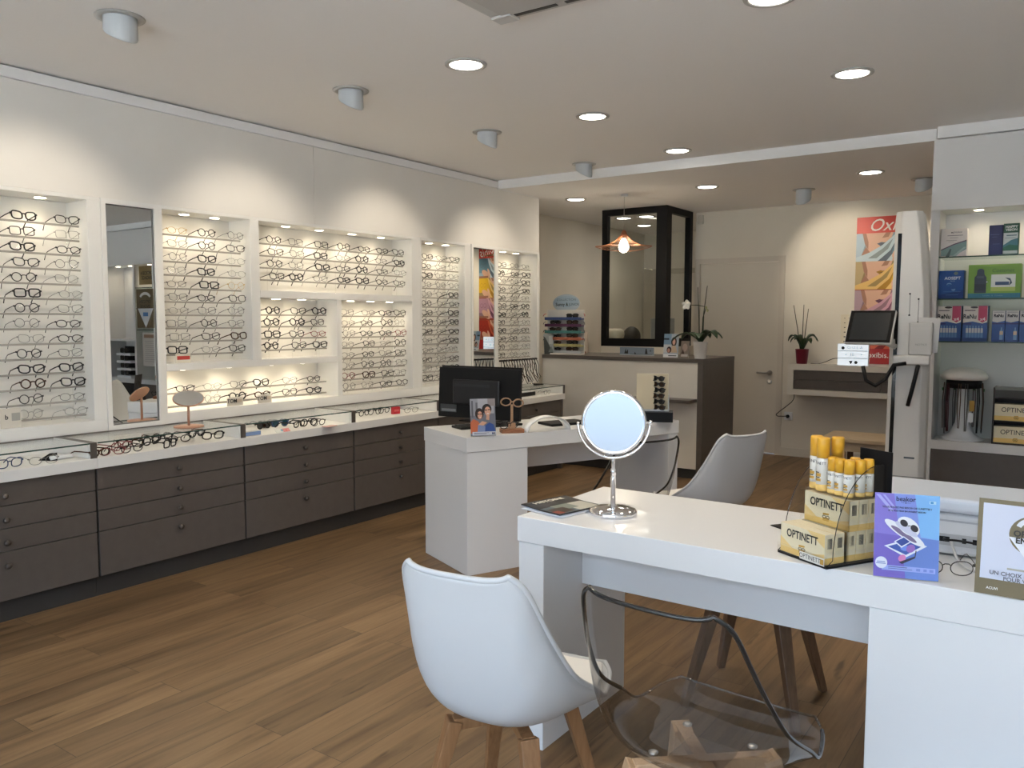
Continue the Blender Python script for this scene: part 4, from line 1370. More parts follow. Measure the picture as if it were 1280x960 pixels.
t = thing('picture_card', 'wide pale blue card with dark plants standing on the counter under the black frame', 'card', (-3.705, 7.12, 1.0725))
print_sheet('sheet', .36, .078, [(rect(0, 0, 1, 1), (128, 142, 158)), (rect(0, 0, 1, .12), (170, 178, 186)), ([(.13, .2), (.18, .9), (.19, .4), (.24, .75), (.25, .2)], (26, 30, 30)), ([(.42, .15), (.45, .45), (.47, .3), (.49, .15)], (46, 52, 52)), ([(.74, .2), (.76, .85), (.79, .85), (.82, .2)], (30, 34, 40)), (rect(.3, .12, .95, .17), (70, 78, 86)), (ell(.90, .6, .03, .12, 10), (90, 104, 116))], t)
t = thing('leaflet', 'leaflet with photos of women standing on the counter in front of the black frame', 'leaflet', (-3.165, 6.93, 1.0725), R(4))
q = print_sheet('sheet', .14, .215, [(rect(0, 0, 1, 1), (176, 186, 196)), (rect(0, .55, .5, 1), (120, 150, 178)), (rect(.0, .74, .35, .82), (40, 56, 70)), (ell(.68, .66, .19, .20, 16), (48, 34, 32)), (ell(.68, .66, .10, .13, 16), (206, 160, 140)), ([(.5, .2), (.55, .5), (.8, .5), (.95, .2)], (200, 176, 150)), (rect(0, .2, .5, .52), (196, 198, 200)), (ell(.38, .32, .16, .14, 14), (52, 34, 36)), (ell(.36, .29, .09, .09, 14), (190, 140, 124)), (rect(0, 0, 1, .14), (226, 228, 230)), (rect(.35, .05, .9, .09), (70, 76, 86))], t)
q.rotation_euler = (R(-8), 0, 0)
t = thing('leaflet', 'smaller brown leaflet behind the photo leaflet on the counter', 'leaflet', (-3.03, 7.00, 1.0725), R(-6))
q = print_sheet('sheet', .085, .15, [(rect(0, 0, 1, 1), (150, 136, 126)), (ell(.5, .6, .3, .25, 14), (190, 168, 156)), (rect(.1, .05, .9, .2), (210, 204, 198)), ([(.1, .2), (.3, .5), (.5, .2)], (80, 60, 54))], t)
q.rotation_euler = (R(-8), 0, 0)


# orchids
def orchid(label, loc, pot, pr, ph, stems, leaves, flower=None, buds=()):
    t = thing('potted_orchid', label, 'plant', loc)
    MB().lathe([(pr * .80, 0), (pr * .82, .004), (pr, ph - .01), (pr * 1.03, ph - .006), (pr * 1.03, ph), (pr * .93, ph), (pr * .90, ph - .018), (0, ph - .018)], 28).build('pot', pot, t)
    MB().lathe([(pr * .885, ph - .0175), (pr * .5, ph - .012), (0, ph - .010)], 20).build('bark', noisy('bark_mix', (.05, .03, .02), (.10, .07, .045), 60, .9), t)
    for pts in stems:
        MB().tube(pts, [.0042] * (len(pts) - 1) + [.003], 6).build('stem', STEMG, t)
    for (az, L, w, lift) in leaves:
        c, s = math.cos(az), math.sin(az)
        P = []
        n = 10
        for i in range(n + 1):
            u = i / n
            r = L * u
            z = ph - .012 + lift * 4 * u * (1 - u * .72) * L - .25 * L * u ** 3
            ww = w * math.sin(PI * min(1, .06 + u * .94)) ** .6 + .003
            P.append([Vector((c * r - s * ww * k, s * r + c * ww * k, z + .25 * abs(k) * w)) for k in (-1, -.5, 0, .5, 1)])
        q = MB().grid(P).build('leaf', LEAF, t)
        q.modifiers.new('solid', 'SOLIDIFY').thickness = .004
    if flower:
        fx, fy, fz = flower
        for k in range(5):
            a = PI / 2 + 2 * PI * k / 5
            P = []
            for i in range(7):
                u = i / 6
                ww = .020 * math.sin(PI * min(1, .08 + .92 * u)) ** .7
                P.append([Vector((fx + math.cos(a) * .048 * u - math.sin(a) * ww * v, fy - .012 * u * u - .004 * k, fz + math.sin(a) * .048 * u + math.cos(a) * ww * v)) for v in (-1, 0, 1)])
            MB().grid(P).build('petal', mat('petal_white', (.86, .84, .80), .5), t).modifiers.new('solid', 'SOLIDIFY').thickness = .0015
    for b in buds:
        MB().lathe([(0, -.016), (.010, -.008), (.012, 0), (.008, .01), (0, .016)], 10, b).build('bud', mat('bud_green', (.42, .42, .22), .5), t)
    return t


orchid('white-flowered orchid in a white pot at the end of the reception counter', (-2.795, 6.90, 1.0705), mat('pot_white', (.74, .71, .67), .35), .062, .150,
       [[(-.01, 0, .14), (-.02, .005, .35), (-.035, 0, .63)], [(.02, 0, .14), (.025, 0, .40), (.055, -.005, .64)], [(.012, .0, .14), (.02, -.004, .36), (.05, -.008, .455), (-.02, -.02, .47), (-.10, -.03, .472)]],
       [(0.2, .19, .042, .42), (-.5, .22, .046, .40), (2.9, .21, .044, .34), (3.4, .25, .042, .26), (1.4, .16, .038, .45), (-1.3, .15, .038, .45)], (-.118, -.035, .475), [(.05, -.012, .45), (.062, -.012, .425)])
orchid('flowerless orchid in a dark red pot on the floating cabinet by the far door', (-2.33, 8.40, .9755), mat('pot_red', (.17, .012, .03), .3), .064, .148,
       [[(-.02, 0, .14), (-.05, .0, .34), (-.095, 0, .585)], [(.0, 0, .14), (.0, .0, .36), (.005, 0, .59)], [(.01, 0, .14), (.03, .0, .36), (.05, 0, .55)]],
       [(.1, .15, .042, .75), (.5, .14, .040, .85), (3.0, .15, .042, .75), (2.5, .12, .036, .95), (-.6, .13, .038, .7), (3.7, .12, .036, .8)])

# ------------------------------------------------------------------ far wall: floating cabinet, light box, poster
FC = thing('floating_cabinet', 'white floating wall cabinet with dark drawers, far wall', 'cabinet', (-2.437, 8.30, .670))
Wc = 1.45
MB().box(0, Wc, 0, .295, 0, .055).build('bottom_board', CW, FC)
MB().box(0, Wc, 0, .295, .248, .305).build('top_board', CW, FC)
MB().box(0, .055, 0, .295, .0555, .2475).build('side_panel', CW, FC)
MB().box(Wc - .055, Wc, 0, .295, .0555, .2475).build('side_panel', CW, FC)
MB().box(.055, Wc - .055, .05, .295, .0555, .2475).build('carcass', GAP, FC)
for a, b in ((.058, .865), (.872, Wc - .058)):
    MB().box(a, b, .012, .0495, .060, .150).build('drawer', TAUPE, FC)
    MB().box(a, b, .012, .0495, .154, .244).build('drawer', TAUPE, FC)
LBX = thing('light_box', 'small lit white box with black symbols on the floating cabinet', 'light box', (-1.978, 8.34, .9755))
LBG = mat('light_box_glow', (.9, .95, 1), .4, emit=(.78, .90, 1.), estr=.40)
MB().box(.004, .278, .003, .05, .004, .206).build('diffuser', LBG, LBX)
m = MB().box(0, .282, 0.012, .055, 0, .004).box(0, .282, .012, .055, .206, .210).box(0, .004, .012, .055, .004, .206).box(.278, .282, .012, .055, .004, .206)
m.build('housing', PLAST, LBX)
for z in (.068, .139):
    MB().box(.004, .278, 0, .003, z, z + .005).build('slot', mat('slot_grey', (.30, .33, .36), .4), LBX)
for s_, x, z, c in (('★', .05, .172, 0), ('O U L A', .16, .172, 1), ('<  10', .11, .104, 1), ('+', .22, .104, 1), ('♥', .125, .034, 0), ('●', .172, .034, 0)):
    s_ = {'★': 'o', '♥': 'v', '●': 'o'}.get(s_, s_)
    text(LBX, s_, .040, (x, .0022, z), INKB if c == 0 else mat('pale_symbol', (.42, .50, .55), .5), bold=.006 if c == 0 else .0005)
CH = thing('eye_chart', 'small reading chart leaning on the far wall behind the light box', 'chart', (-2.01, 8.575, .9775))
q = print_sheet('sheet', .26, .49, [(rect(0, 0, 1, 1), (222, 212, 190))] + [(rect(.12 + .16 * j, .92 - .095 * i, .12 + .16 * j + .04 + .008 * i, .92 - .095 * i + .012 + .0025 * i), (70, 64, 56)) for i in range(8) for j in range(5)], CH, .003, (200, 190, 170))
PO = thing('poster', 'tall advertising poster of draped faces under a red band, far wall', 'poster', (-1.893, 8.594, .985))
pw, ph = .556, 1.425
layers = [(rect(0, 0, 1, 1), (150, 60, 44)), (rect(0, .885, 1, 1), (208, 66, 52)), (rect(0, 0, 1, .105), (160, 30, 28))]
bands = [(.70, (138, 158, 172), (96, 132, 150), (196, 214, 222), (92, 104, 120)), (.51, (150, 128, 84), (214, 172, 40), (232, 194, 116), (176, 128, 30)), (.315, (140, 112, 124), (176, 134, 152), (206, 156, 172), (108, 60, 84)), (.105, (150, 70, 48), (162, 48, 34), (196, 92, 60), (120, 26, 20))]
for z, bgc, card, cloth, lip in bands:
    h = .19
    sk, sh_ = (222, 178, 152), (170, 122, 98)
    layers += [(rect(0, z, 1, z + h), bgc), ([(0, z), (0, z + .19), (.20, z + .19), (.06, z)], tuple(min(255, c + 40) for c in bgc)),
               ([(.10, z + .19), (.14, z + .12), (.22, z + .06), (.36, z + .035), (.47, z + .06), (.52, z + .10), (.56, z + .14), (.60, z + .19)], sk),
               ([(.04, z), (.16, z + .10), (.24, z + .055), (.38, z + .035), (.30, z)], sh_), ([(.10, z + .19), (.14, z + .12), (.20, z + .08), (.20, z + .13), (.16, z + .19)], sh_),
               ([(.34, z + .118), (.41, z + .128), (.455, z + .124), (.52, z + .130), (.47, z + .100), (.42, z + .094)], lip), ([(.34, z + .118), (.44, z + .115), (.52, z + .130), (.44, z + .111)], (70, 34, 36)),
               ([(.42, z + .155), (.52, z + .160), (.56, z + .19), (.48, z + .19)], sh_),
               ([(0, z), (0, z + .028), (.22, z + .060), (.42, z + .105), (.58, z + .16), (.66, z + .19), (.74, z + .19), (.70, z + .11), (.66, z + .03), (.60, z)], cloth),
               ([(.20, z + .02), (.44, z + .085), (.60, z + .15), (.52, z + .08), (.34, z + .02)], tuple(int(c * .72) for c in cloth)), ([(.36, z), (.56, z + .07), (.66, z + .15), (.62, z + .06), (.50, z)], lip),
               ([(.58, z + .050), (.68, z + .188), (1, z + .188), (1, z + .050)], card), (ell(.74, z + .035, .15, .034, 16, .2), (216, 170, 144)), (ell(.64, z + .056, .06, .022, 12, .5), (226, 182, 156)), (rect(.66, z, 1, z + .02), (150, 104, 84))]
    for cx in (.78, .90):
        layers += [(ell(cx, z + .12, .052, .020, 18) + ell(cx, z + .12, .046, .017, 18)[::-1], lip)]
q = print_sheet('sheet', pw, ph, layers, PO, .004, (180, 60, 50), step=.00003)
text(PO, 'Oxibis', .165, (.315, -.0025, 1.338), mat('poster_white', (.86, .80, .74), .5), sx=.95, bold=.0005, shear=.35)
text(PO, 'oxibis.com', .075, (.30, -.0025, .085), mat("poster_white"), sx=1.0)
SO = thing('wall_socket', 'white wall socket with a black plug beside the far door', 'socket', (-2.505, 8.599, .375))
bev(MB().box(-.042, .042, -.010, 0, 0, .085).build('plate', PLAST, SO), .003)
PL = cable('power_cord', 'black cord with plug hanging from the floating cabinet to the wall socket', [(-2.425, 8.50, .672), (-2.44, 8.53, .60), (-2.52, 8.56, .52), (-2.60, 8.555, .45), (-2.62, 8.56, .425), (-2.56, 8.56, .415), (-2.52, 8.575, .417)], .004)
q = MB().lathe([(.011, -.02), (.016, -.016), (.017, .012), (0, .014)], 12, (-2.505, 8.570, .417), axis='y').build('plug', BLACK, PL)
cable('power_cord', 'thin black cord running along the floating cabinet to the light box', [(-2.255, 8.45, .979), (-2.18, 8.50, .979), (-2.05, 8.48, 1.03), (-1.985, 8.40, 1.04)], .003)
BE = thing('bench', 'low pale wooden bench below the floating cabinet', 'bench', (-1.80, 6.95, 0), R(2))
bev(MB().box(0.02, .80, 0, .50, .42, .45).build('seat', WOODL, BE), .004)
BE.location = (-1.78, 6.96, 0)
MB().box(.10, .72, .06, .09, .34, .4195).build('rail', WOODL, BE)
for x, y, mm in ((.17, .07, WOODL), (.69, .07, WOODL), (.17, .43, OAKD), (.69, .43, OAKD)):
    MB().box(x - .025, x + .025, y - .025 + .045, y + .025 + .045 if y < .2 else y + .02, 0, .4195 if y > .2 else .4195).build('leg', mm, BE)

# ------------------------------------------------------------------ right shelf wall
RYF, RYB = 5.99, 6.28
RC = thing('shelf_unit', 'tall white shelf unit with glass shelves and dark drawers on the far side wall', 'shelf unit', (-.865, RYF, 0))
XR = 2.45 + .865 - .004
PW = mat('unit_paint', (.72, .71, .70), .5)
MB().box(0, XR, RYB - RYF + .002, RYB - RYF + .02, .105, 2.12).build('back_panel', PW, RC)
MB().box(0, XR, .0, RYB - RYF + .02, 2.1205, 2.572).build('header', PW, RC)
MB().box(.02, XR, -.012, RYB - RYF + .02, 2.578, ZC - .003).build('trim_board', CEIL_B, RC)
MB().box(0, .052, 0, RYB - RYF, 0, 2.12).build('side_panel', PW, RC)
MB().box(.0525, XR, 0, RYB - RYF, .567, .625).build('worktop', PW, RC)
for a in (1.30, 1.80, 2.25, 3.0):
    MB().box(a, a + .045, 0, RYB - RYF, .6255, 2.12).build('divider', PW, RC)
for a, b in ((.0535, 1.32), (1.324, 2.27)):
    bev(MB().box(a, b - .004, .004, .03, .11, .5645).build('drawer', TAUPE, RC), .002)
MB().box(.0535, XR, .031, .25, .0, .5645).build('carcass', GAP, RC)
MB().box(.0535, XR, .05, .07, 0, .105).build('plinth', PLINTH, RC)
GS = glass('shelf_glass', (.90, .96, .94), 1.)
for z in (1.822, 1.552, 1.276):
    for a, b in ((.0535, 1.299), (1.8455, 2.249)):
        MB().box(a, b, .012, RYB - RYF, z - .008, z).build('glass_shelf', GS, RC)
        MB().box(a, b, .010, .012, z - .008, z).build('shelf_edge', GLASSG, RC)
for x in (.26, .55, .85, 1.15, 2.05, 2.5, 2.8):
    led(RC, x, .10, 2.1205)
RLED = [(-.865 + x, RYF + .10, 2.105) for x in (.26, .55, .85, 1.15, 2.05, 2.5, 2.8)]
LED_SPOTS = [p for p in LED_SPOTS if p[0] < -1] + RLED


def carton(label, x, z, w, h, d, layers, base, y=.03, rz=0., texts=(), group=None, name='carton'):
    t = thing(name, label, 'box', (-.865 + x, RYF + y, z + .0005), rz, group)
    bev(MB().box(0, w, .0012, d, 0, h).build('body', ink(base), t), .001, 1)
    print_sheet('front_print', w - .002, h - .002, layers, t, .0006, base, 0.0005, .001, .001)
    for s, sz, tx, tz, m_, kw in texts:
        text(t, s, sz, (tx, -.0026, tz), m_, **kw)
    return t


WH = (228, 226, 222)
INKBL = ink((30, 44, 92))
carton('white carton with a grey-green swoosh on the top glass shelf', .060, 1.822, .148, .180, .06, [(rect(0, 0, 1, 1), (226, 218, 214)), ([(0, .02), (0, .24), (.5, .42), (1, .55), (1, .25), (.55, .02)], (132, 160, 158)), ([(0, .22), (0, .26), (.5, .45), (1, .58), (1, .54), (.5, .41)], (104, 84, 106)), ([(.2, 0), (.36, .28), (.42, .26), (.34, 0)], (84, 104, 104)), ([(.45, 0), (.9, .33), (1, .32), (.6, 0)], (170, 192, 188)), (rect(.38, .84, .44, .87), (60, 60, 70)), (rect(.24, .74, .84, .76), (120, 112, 116)), (rect(.34, .66, .66, .675), (140, 130, 134)), (rect(.2, .57, .62, .585), (150, 140, 140)), (rect(.28, .52, .5, .53), (150, 140, 140))], (224, 218, 214),
       texts=[('ophtalux', .018, .088, .155, ink((110, 100, 110)), {})])
carton('narrow dark blue carton on the top glass shelf', .330, 1.822, .076, .186, .05, [(rect(0, 0, 1, 1), (30, 36, 92)), (rect(.1, .68, .75, .695), (90, 96, 150)), (rect(.2, .60, .6, .61), (90, 96, 150)), (rect(0, 0, 1, .35), (28, 40, 100)), (rect(.3, .36, .8, .37), (90, 100, 160))], (28, 32, 84))
carton('green and white carton next to the dark blue one, top glass shelf', .408, 1.822, .085, .192, .05, [(rect(0, 0, 1, 1), (34, 84, 62)), (rect(0, .02, .94, .70), (196, 206, 204)), ([(0, .12), (0, .30), (.5, .46), (.94, .52), (.94, .12)], (70, 122, 132)), ([(0, .12), (0, .22), (.4, .32), (.94, .28), (.94, .12)], (40, 106, 84)), (rect(.2, .60, .86, .63), (60, 100, 110)), (rect(.1, .52, .8, .545), (150, 168, 170))], (34, 80, 58),
       texts=[('HAPPY', .022, .043, .170, ink((236, 240, 236)), {'bold': .0005}), ('VISION', .020, .043, .152, ink((236, 240, 236)), {'bold': .0005})])
carton('bright blue carton with bubbles at the end of the second glass shelf', .056, 1.552, .145, .180, .10, [(rect(0, 0, 1, 1), (22, 82, 162)), ([(0, 0), (1, 0), (1, .3), (0, .12)], (18, 62, 132)), (ell(.42, .50, .10, .06, 16), (130, 170, 216)), (ell(.42, .48, .09, .05, 16), (40, 100, 176)), (ell(.60, .32, .08, .05, 16), (110, 156, 208)), (ell(.56, .42, .16, .09, 18), (28, 84, 160)), (rect(.2, .24, .9, .25), (90, 140, 200)), (rect(.3, .12, .8, .13), (90, 140, 200)), (ell(.68, .90, .09, .06, 10), (110, 130, 130))], (20, 70, 146),
       texts=[('AOSEPT', .026, .080, .130, ink((216, 226, 238)), {'bold': .0008}), ('PLUS', .012, .080, .112, ink((170, 196, 224)), {})])
GB = carton('wide lime green gift carton with a dark bottle window, second glass shelf', .225, 1.552, .290, .212, .10, [(rect(0, 0, 1, 1), (122, 164, 62)), (rect(0, 0, 1, .14), (40, 116, 138)), ([(0, 1), (.4, .94), (1, 1)], (142, 180, 70)), ([(.12, .15), (.12, .62), (.16, .70), (.17, .84), (.21, .88), (.26, .88), (.30, .84), (.31, .70), (.35, .62), (.35, .15)], (58, 70, 84)), (rect(.13, .22, .34, .42), (44, 54, 68)), (rect(.16, .60, .30, .66), (80, 92, 106)), (rect(.44, .20, .90, .70), (226, 230, 222)), (rect(.44, .20, .90, .32), (176, 196, 100)), (rect(.52, .38, .78, .48), (60, 86, 120)), ([(.70, .60), (.80, .58), (.84, .44), (.78, .36), (.80, .5)], (60, 84, 96)), (ell(.36, .48, .015, .02, 10), (236, 240, 244))], (118, 158, 58),
            texts=[('Cottonet', .032, .190, .172, ink((74, 116, 60)), {'shear': .2}), ('Lentilles   &   Entretien', .012, .140, .016, ink((120, 170, 184)), {})])
carton('red carton with a yellow ring, second glass shelf', .535, 1.552, .12, .125, .08, [(rect(0, 0, 1, 1), (176, 42, 42)), (ell(.5, .42, .32, .26, 24), (206, 176, 84)), (ell(.5, .42, .24, .19, 24), (92, 112, 62)), (rect(.2, .05, .9, .09), (226, 200, 190))], (168, 38, 40), texts=[('VISION', .016, .06, .108, ink((236, 214, 204)), {})])
R4 = lambda: [(rect(0, 0, 1, 1), (54, 92, 160)), ([(0, .52), (0, 1), (1, 1), (1, .54), (.8, .50), (.4, .56)], (222, 216, 208)), ([(.62, 1), (.62, .60), (.80, .53), (.98, .60), (.98, 1)], (192, 70, 104)), (rect(.06, .86, .5, .885), (70, 56, 76)), (rect(0, .47, .36, .52), (48, 56, 116)), (ell(.45, .96, .16, .03, 14), (30, 26, 30)), (rect(0, 0, 1, .09), (40, 72, 130))] + [(rect(.14 + .12 * k, .10, .235 + .12 * k, .34), (96, 140, 190)) for k in range(6)] + [(rect(.14 + .12 * k, .24, .235 + .12 * k, .37), (196, 202, 208)) for k in range(6)] + [(rect(.165 + .12 * k, .37, .21 + .12 * k, .44), (120, 160, 200)) for k in range(6)]
for k, lb in enumerate(('blue and white multipack with a pink flash, outermost on the third glass shelf', 'blue and white multipack with a pink flash, second on the third glass shelf')):
    carton(lb, .056 + .148 * k, 1.276, .140, .228, .11, R4(), (48, 84, 150), texts=[('ReNu', .040, .040, .158, ink((34, 30, 40)), {'bold': .0012, 'sx': .8}), ('x4', .030, .112, .142, ink((240, 226, 230)), {'bold': .0006})], group='blue multipacks')
for k in range(3):
    carton('slim blue and white bottle carton, %s after the multipacks on the third glass shelf' % ORD[k], .368 + .0745 * k, 1.276, .072, .196, .06, [(rect(0, 0, 1, 1), (54, 90, 156)), ([(0, .66), (0, 1), (1, 1), (1, .68), (.4, .62)], (206, 204, 202)), (rect(0, .56, 1, .61), (44, 50, 108)), (rect(.1, .95, .9, .965), (90, 90, 110)), ([(.62, .05), (.62, .34), (.70, .38), (.70, .46), (.80, .46), (.80, .38), (.88, .34), (.88, .05)], (120, 158, 200)), (rect(.62, .22, .88, .34), (214, 196, 170)), (rect(0, 0, 1, .06), (44, 74, 134))], (50, 84, 148), texts=[('ReNu', .027, .036, .164, ink((34, 32, 44)), {'bold': .001, 'sx': .85})], group='slim blue cartons')

MB().box(2.2955, 2.9995, .01, RYB - RYF, 1.12, 1.15).build('shelf', PW, RC)
# rotating strap stand
SS = thing('strap_stand', 'white rotating stand hung with dark spectacle cords on the worktop', 'display stand', (-.865 + .215, RYF + .145, .6255))
MB().lathe([(.128, 0), (.130, .006), (.120, .012), (.075, .04), (.045, .11), (.032, .20), (.028, .33), (.028, .40), (0, .40)], 36).build('column', PLAST, SS)
MB().lathe([(0, .395), (.125, .397), (.138, .408), (.140, .420), (.125, .445), (.085, .468), (.03, .477), (0, .478)], 44).build('dome', mat('dome_cream', (.80, .77, .72), .3), SS)
MB().lathe([(.085, .34), (.105, .345), (.105, .390), (.085, .394)], 30).build('hook_ring', BLACK, SS)
stc = [mat('cord_black', (.012, .011, .011), .6), mat('cord_wine', (.10, .018, .025), .6), mat('cord_grey', (.12, .115, .11), .6), mat('cord_brown', (.10, .055, .03), .6)]
for k in range(18):
    if k in (12, 15):
        continue
    a = 2 * PI * k / 18 + .08
    rr = .108 + .006 * (k % 2)
    c, s = math.cos(a), math.sin(a)
    L = .29 + .05 * rs.random()
    q = MB()
    for d in (-.006, .006):
        q.tube([(rr * c - d * s, rr * s + d * c, .375), ((rr + .008) * c - d * s * 1.4, (rr + .008) * s + d * c * 1.4, .25), ((rr + .002) * c - d * s * .6, (rr + .002) * s + d * c * .6, .375 - L)], .0028, 5)
    q.build('cord', stc[(k * 7) % 4], SS)
    if k % 3 == 0:
        MB().lathe([(.006, 0), (.007, .018), (0, .02)], 8, ((rr + .006) * c, (rr + .006) * s, .32)).build('cord_tag', mat('tag_green', (.03, .22, .06), .5), SS)
MB().box(.045, .075, -.132, -.130, .13, .19).build('price_tag', PLAST, SS)
MB().box(.050, .078, -.130, -.127, .20, .27).build('ochre_tag', mat('tag_ochre', (.45, .26, .04), .5), SS)
# rack of wipes cartons
WR = thing('carton_rack', 'dark tiered rack holding yellow wipes cartons on the worktop', 'rack', (-.865 + .395, RYF + .02, .6255))
BR = mat('rack_brown', (.035, .022, .014), .5)
MB().box(0, .26, 0, .20, 0, .010).build('rack_floor', BR, WR)
MB().box(0, .26, .0, .20, .145, .152).build('rack_shelf', BR, WR)
MB().box(0, .26, .0, .20, .292, .300).build('rack_shelf', BR, WR)
MB().box(0, .26, .192, .20, .0105, .33).build('rack_back', BR, WR)
MB().box(0, .008, .0, .1915, .0105, .36).build('rack_side', BR, WR)
MB().box(.252, .26, .0, .1915, .0105, .36).build('rack_side', BR, WR)


def shelf_carton(z, lb):
    c = thing('carton', lb, 'carton', (-.865 + .405, RYF + .028, .6255 + z), 0, 'yellow cartons in the rack')
    b = MB().box(0, .235, 0, .10, 0, .105, 0).box(-.0003, .2353, -.0003, .1003, .0003, .03, 1)
    bev(b.build('body', [BOXY, OCHL], c), .0008, 1)
    text(c, 'OPTINETT', .042, (.125, -.001, .068), INKB, sx=.9)
    lens_mark(c, .12, -.001, .022, .014)
    return c


shelf_carton(.0108, 'yellow wipes carton on the bottom tier of the dark rack')
shelf_carton(.1528, 'yellow wipes carton on the middle tier of the dark rack')
t = thing('carton', 'grey and white flat box on the top tier of the dark rack', 'box', (-.865 + .405, RYF + .028, .6255 + .3008))
MB().box(0, .165, 0, .10, 0, .045).build('dark_half', mat('box_grey', (.06, .058, .05), .5), t)
MB().box(.1655, .235, 0, .10, 0, .045).build('pale_half', PLAST, t)
MB().box(0, .235, 0, .10, .0455, .062).build('lid', mat('box_lid_grey', (.20, .20, .19), .5), t)

# what the tall mirror shows of the shelf wall further along
def flat_sign(name, label, cat, x, z, w, h, layers, base, texts=(), y=-.006):
    t = thing(name, label, cat, (-.865 + x, RYF + y, z))
    print_sheet('sheet', w, h, layers, t, .003, base)
    for s, sz, tx, tz, m_ in texts:
        text(t, s, sz, (tx, -.0026, tz), m_, bold=.001)
    return t


flat_sign('sign', 'tan rectangular engaged optician sign, seen in the tall mirror', 'sign', 1.86, 1.86, .36, .24, [(rect(0, 0, 1, 1), (150, 128, 84))], (150, 128, 84), [('OPTICIEN', .062, .18, .145, DK), ('ENGAGÉ', .062, .18, .085, DK)], .05)
flat_sign('sign', 'round brown emblem sign with a white point, seen in the tall mirror', 'sign', 1.78, 1.30, .40, .50, [(ell(.5, .66, .48, .34, 36), (104, 88, 60)), ([(.06, .50), (.94, .50), (.5, 0)], (214, 216, 220)), (ell(.5, .76, .33, .16, 18, 0, .3, PI - .3) + ell(.5, .75, .24, .10, 18, 0, .3, PI - .3)[::-1], (220, 220, 222)), (rect(.36, .30, .64, .40), (70, 120, 180))], (104, 88, 60), [('OPTICIEN', .058, .20, .335, DK), ('ENGAGÉ', .058, .20, .275, DK)], -.02).hide_render = False
flat_sign('notice', 'white printed notice under the round emblem, seen in the tall mirror', 'notice', 1.83, .80, .34, .44, [(rect(0, 0, 1, 1), (206, 200, 192)), (rect(.1, .84, .9, .94), (150, 120, 96))] + [(rect(.14, .74 - .06 * k, .86, .75 - .06 * k), (140, 134, 130)) for k in range(11)], (206, 200, 192), (), .04)
for k in range(4):
    eyewear('K', 'square', 'dark sunglasses, %s down in the boxed set seen in the tall mirror' % ORD[k], 'boxed sunglasses seen in the mirror', (-.865 + 2.66, RYF + .06, .66 + .10 * k), 0, R(-4), 0, True, 'sunglasses', 'sunglasses', SUNL).scale = (1.5, 1.5, 1.5)
t = thing('display_box', 'white tiered box holding four sunglasses, seen in the tall mirror', 'box', (-.865 + 2.49, RYF + .05, .6255))
for k in range(4):
    MB().box(0, .34, 0, .12, .10 * k, .10 * k + .030).build('tier', PLAST, t)
MB().box(0, .34, .121, .14, 0, .42).build('box_back', BLACK, t)

# ------------------------------------------------------------------ measuring column with tablet
VX = thing('measuring_column', 'tall grey-white optical measuring column with a tablet arm, beside the shelf unit', 'measuring column', (-.835, 5.20, 0), R(4))
VW = mat('column_white', (.62, .60, .57), .4)
VG = mat('column_grey', (.50, .485, .46), .45)
w = .105
f0 = [(-.105, -.08), (-.068, -.10), (.10, -.10), (.10, .12), (-.105, .12)]
bd = MB()
P = []
for z, xr, xl in ((.0, .108, -.105), (.52, .105, -.103), (1.30, .103, -.098), (1.55, .098, -.095), (1.80, .076, -.093), (1.98, .056, -.091), (2.022, .046, -.086)):
    P.append([Vector(p) for p in ((xl, -.072, z), (xl + .034, -.10, z), (xr - .03, -.10, z), (xr, -.06, z), (xr, .10, z), (xl, .10, z), (xl, -.072, z))])
bd.grid(P, 0, False)
bd.poly([(-.086, -.072, 2.022), (-.052, -.10, 2.022), (.016, -.10, 2.022), (.046, -.06, 2.022), (.046, .10, 2.022), (-.086, .10, 2.022)])
bev(bd.build('body', VW, VX), .006)
MB().bar((-.070, -.0985, .60), (-.062, -.0985, 1.90), .020, .008, up=(0, 1, 0)).build('slot', GLOSSB, VX)
MB().box(-.10, .104, -.1015, -.0998, .515, .519).build('joint', mat('joint_grey', (.2, .2, .19), .5), VX)
MB().lathe([(.008, 0), (.008, .003), (0, .003)], 12, (.02, -.100, .44), axis='y').build('key_lock', BLACK, VX)
MB().box(-.02, .06, -.1015, -.0995, .36, .362).box(.058, .06, -.1015, -.0995, .22, .36).build('hatch_line', mat("joint_grey"), VX)
MB().box(.0, .055, -.1015, -.0998, .622, .632).build('maker_plate', mat('plate_dark', (.06, .08, .09), .4), VX)
for x, z0, z1 in ((.0, 1.44, 1.56), (.045, 1.40, 1.53)):
    MB().tube([(x, -.101, z0), (x + .002, -.101, z1)], .0015, 5).build('led_track', mat("joint_grey"), VX)
    for z in (z0, z1):
        MB().lathe([(.005, 0), (.005, .003), (0, .003)], 10, (x, -.1, z), axis='y').build('led_dot', BLACK, VX)
bev(MB().box(-.075, .118, -.165, -.101, 1.16, 1.215).build('collar', VW, VX), .012, 3)
bev(MB().box(.005, .125, -.145, -.101, 1.216, 1.40).build('carriage', VG, VX), .008)
q = bev(MB().box(-.03, .085, -.150, -.146, 1.23, 1.425).build('card_holder', mat('card_grey', (.52, .50, .48), .4), VX), .001)
q.rotation_euler = (R(-2), R(3), 0)
q = text(VX, 'NOTICE', .016, (.07, -.152, 1.275), mat("joint_grey"))
MB().tube([(-.06, -.13, 1.26), (-.12, -.16, 1.29), (-.16, -.18, 1.30)], .016, 10).build('arm', VG, VX)
MB().lathe([(.022, -.02), (.024, 0), (.022, .02), (0, .021)], 14, (-.085, -.15, 1.285)).build('arm_joint', VG, VX)
MB().tube([(.06, -.150, 1.165), (.05, -.168, 1.10), (.03, -.165, 1.0), (.015, -.16, .93)], .011, 8).build('black_hose', BLACK, VX)
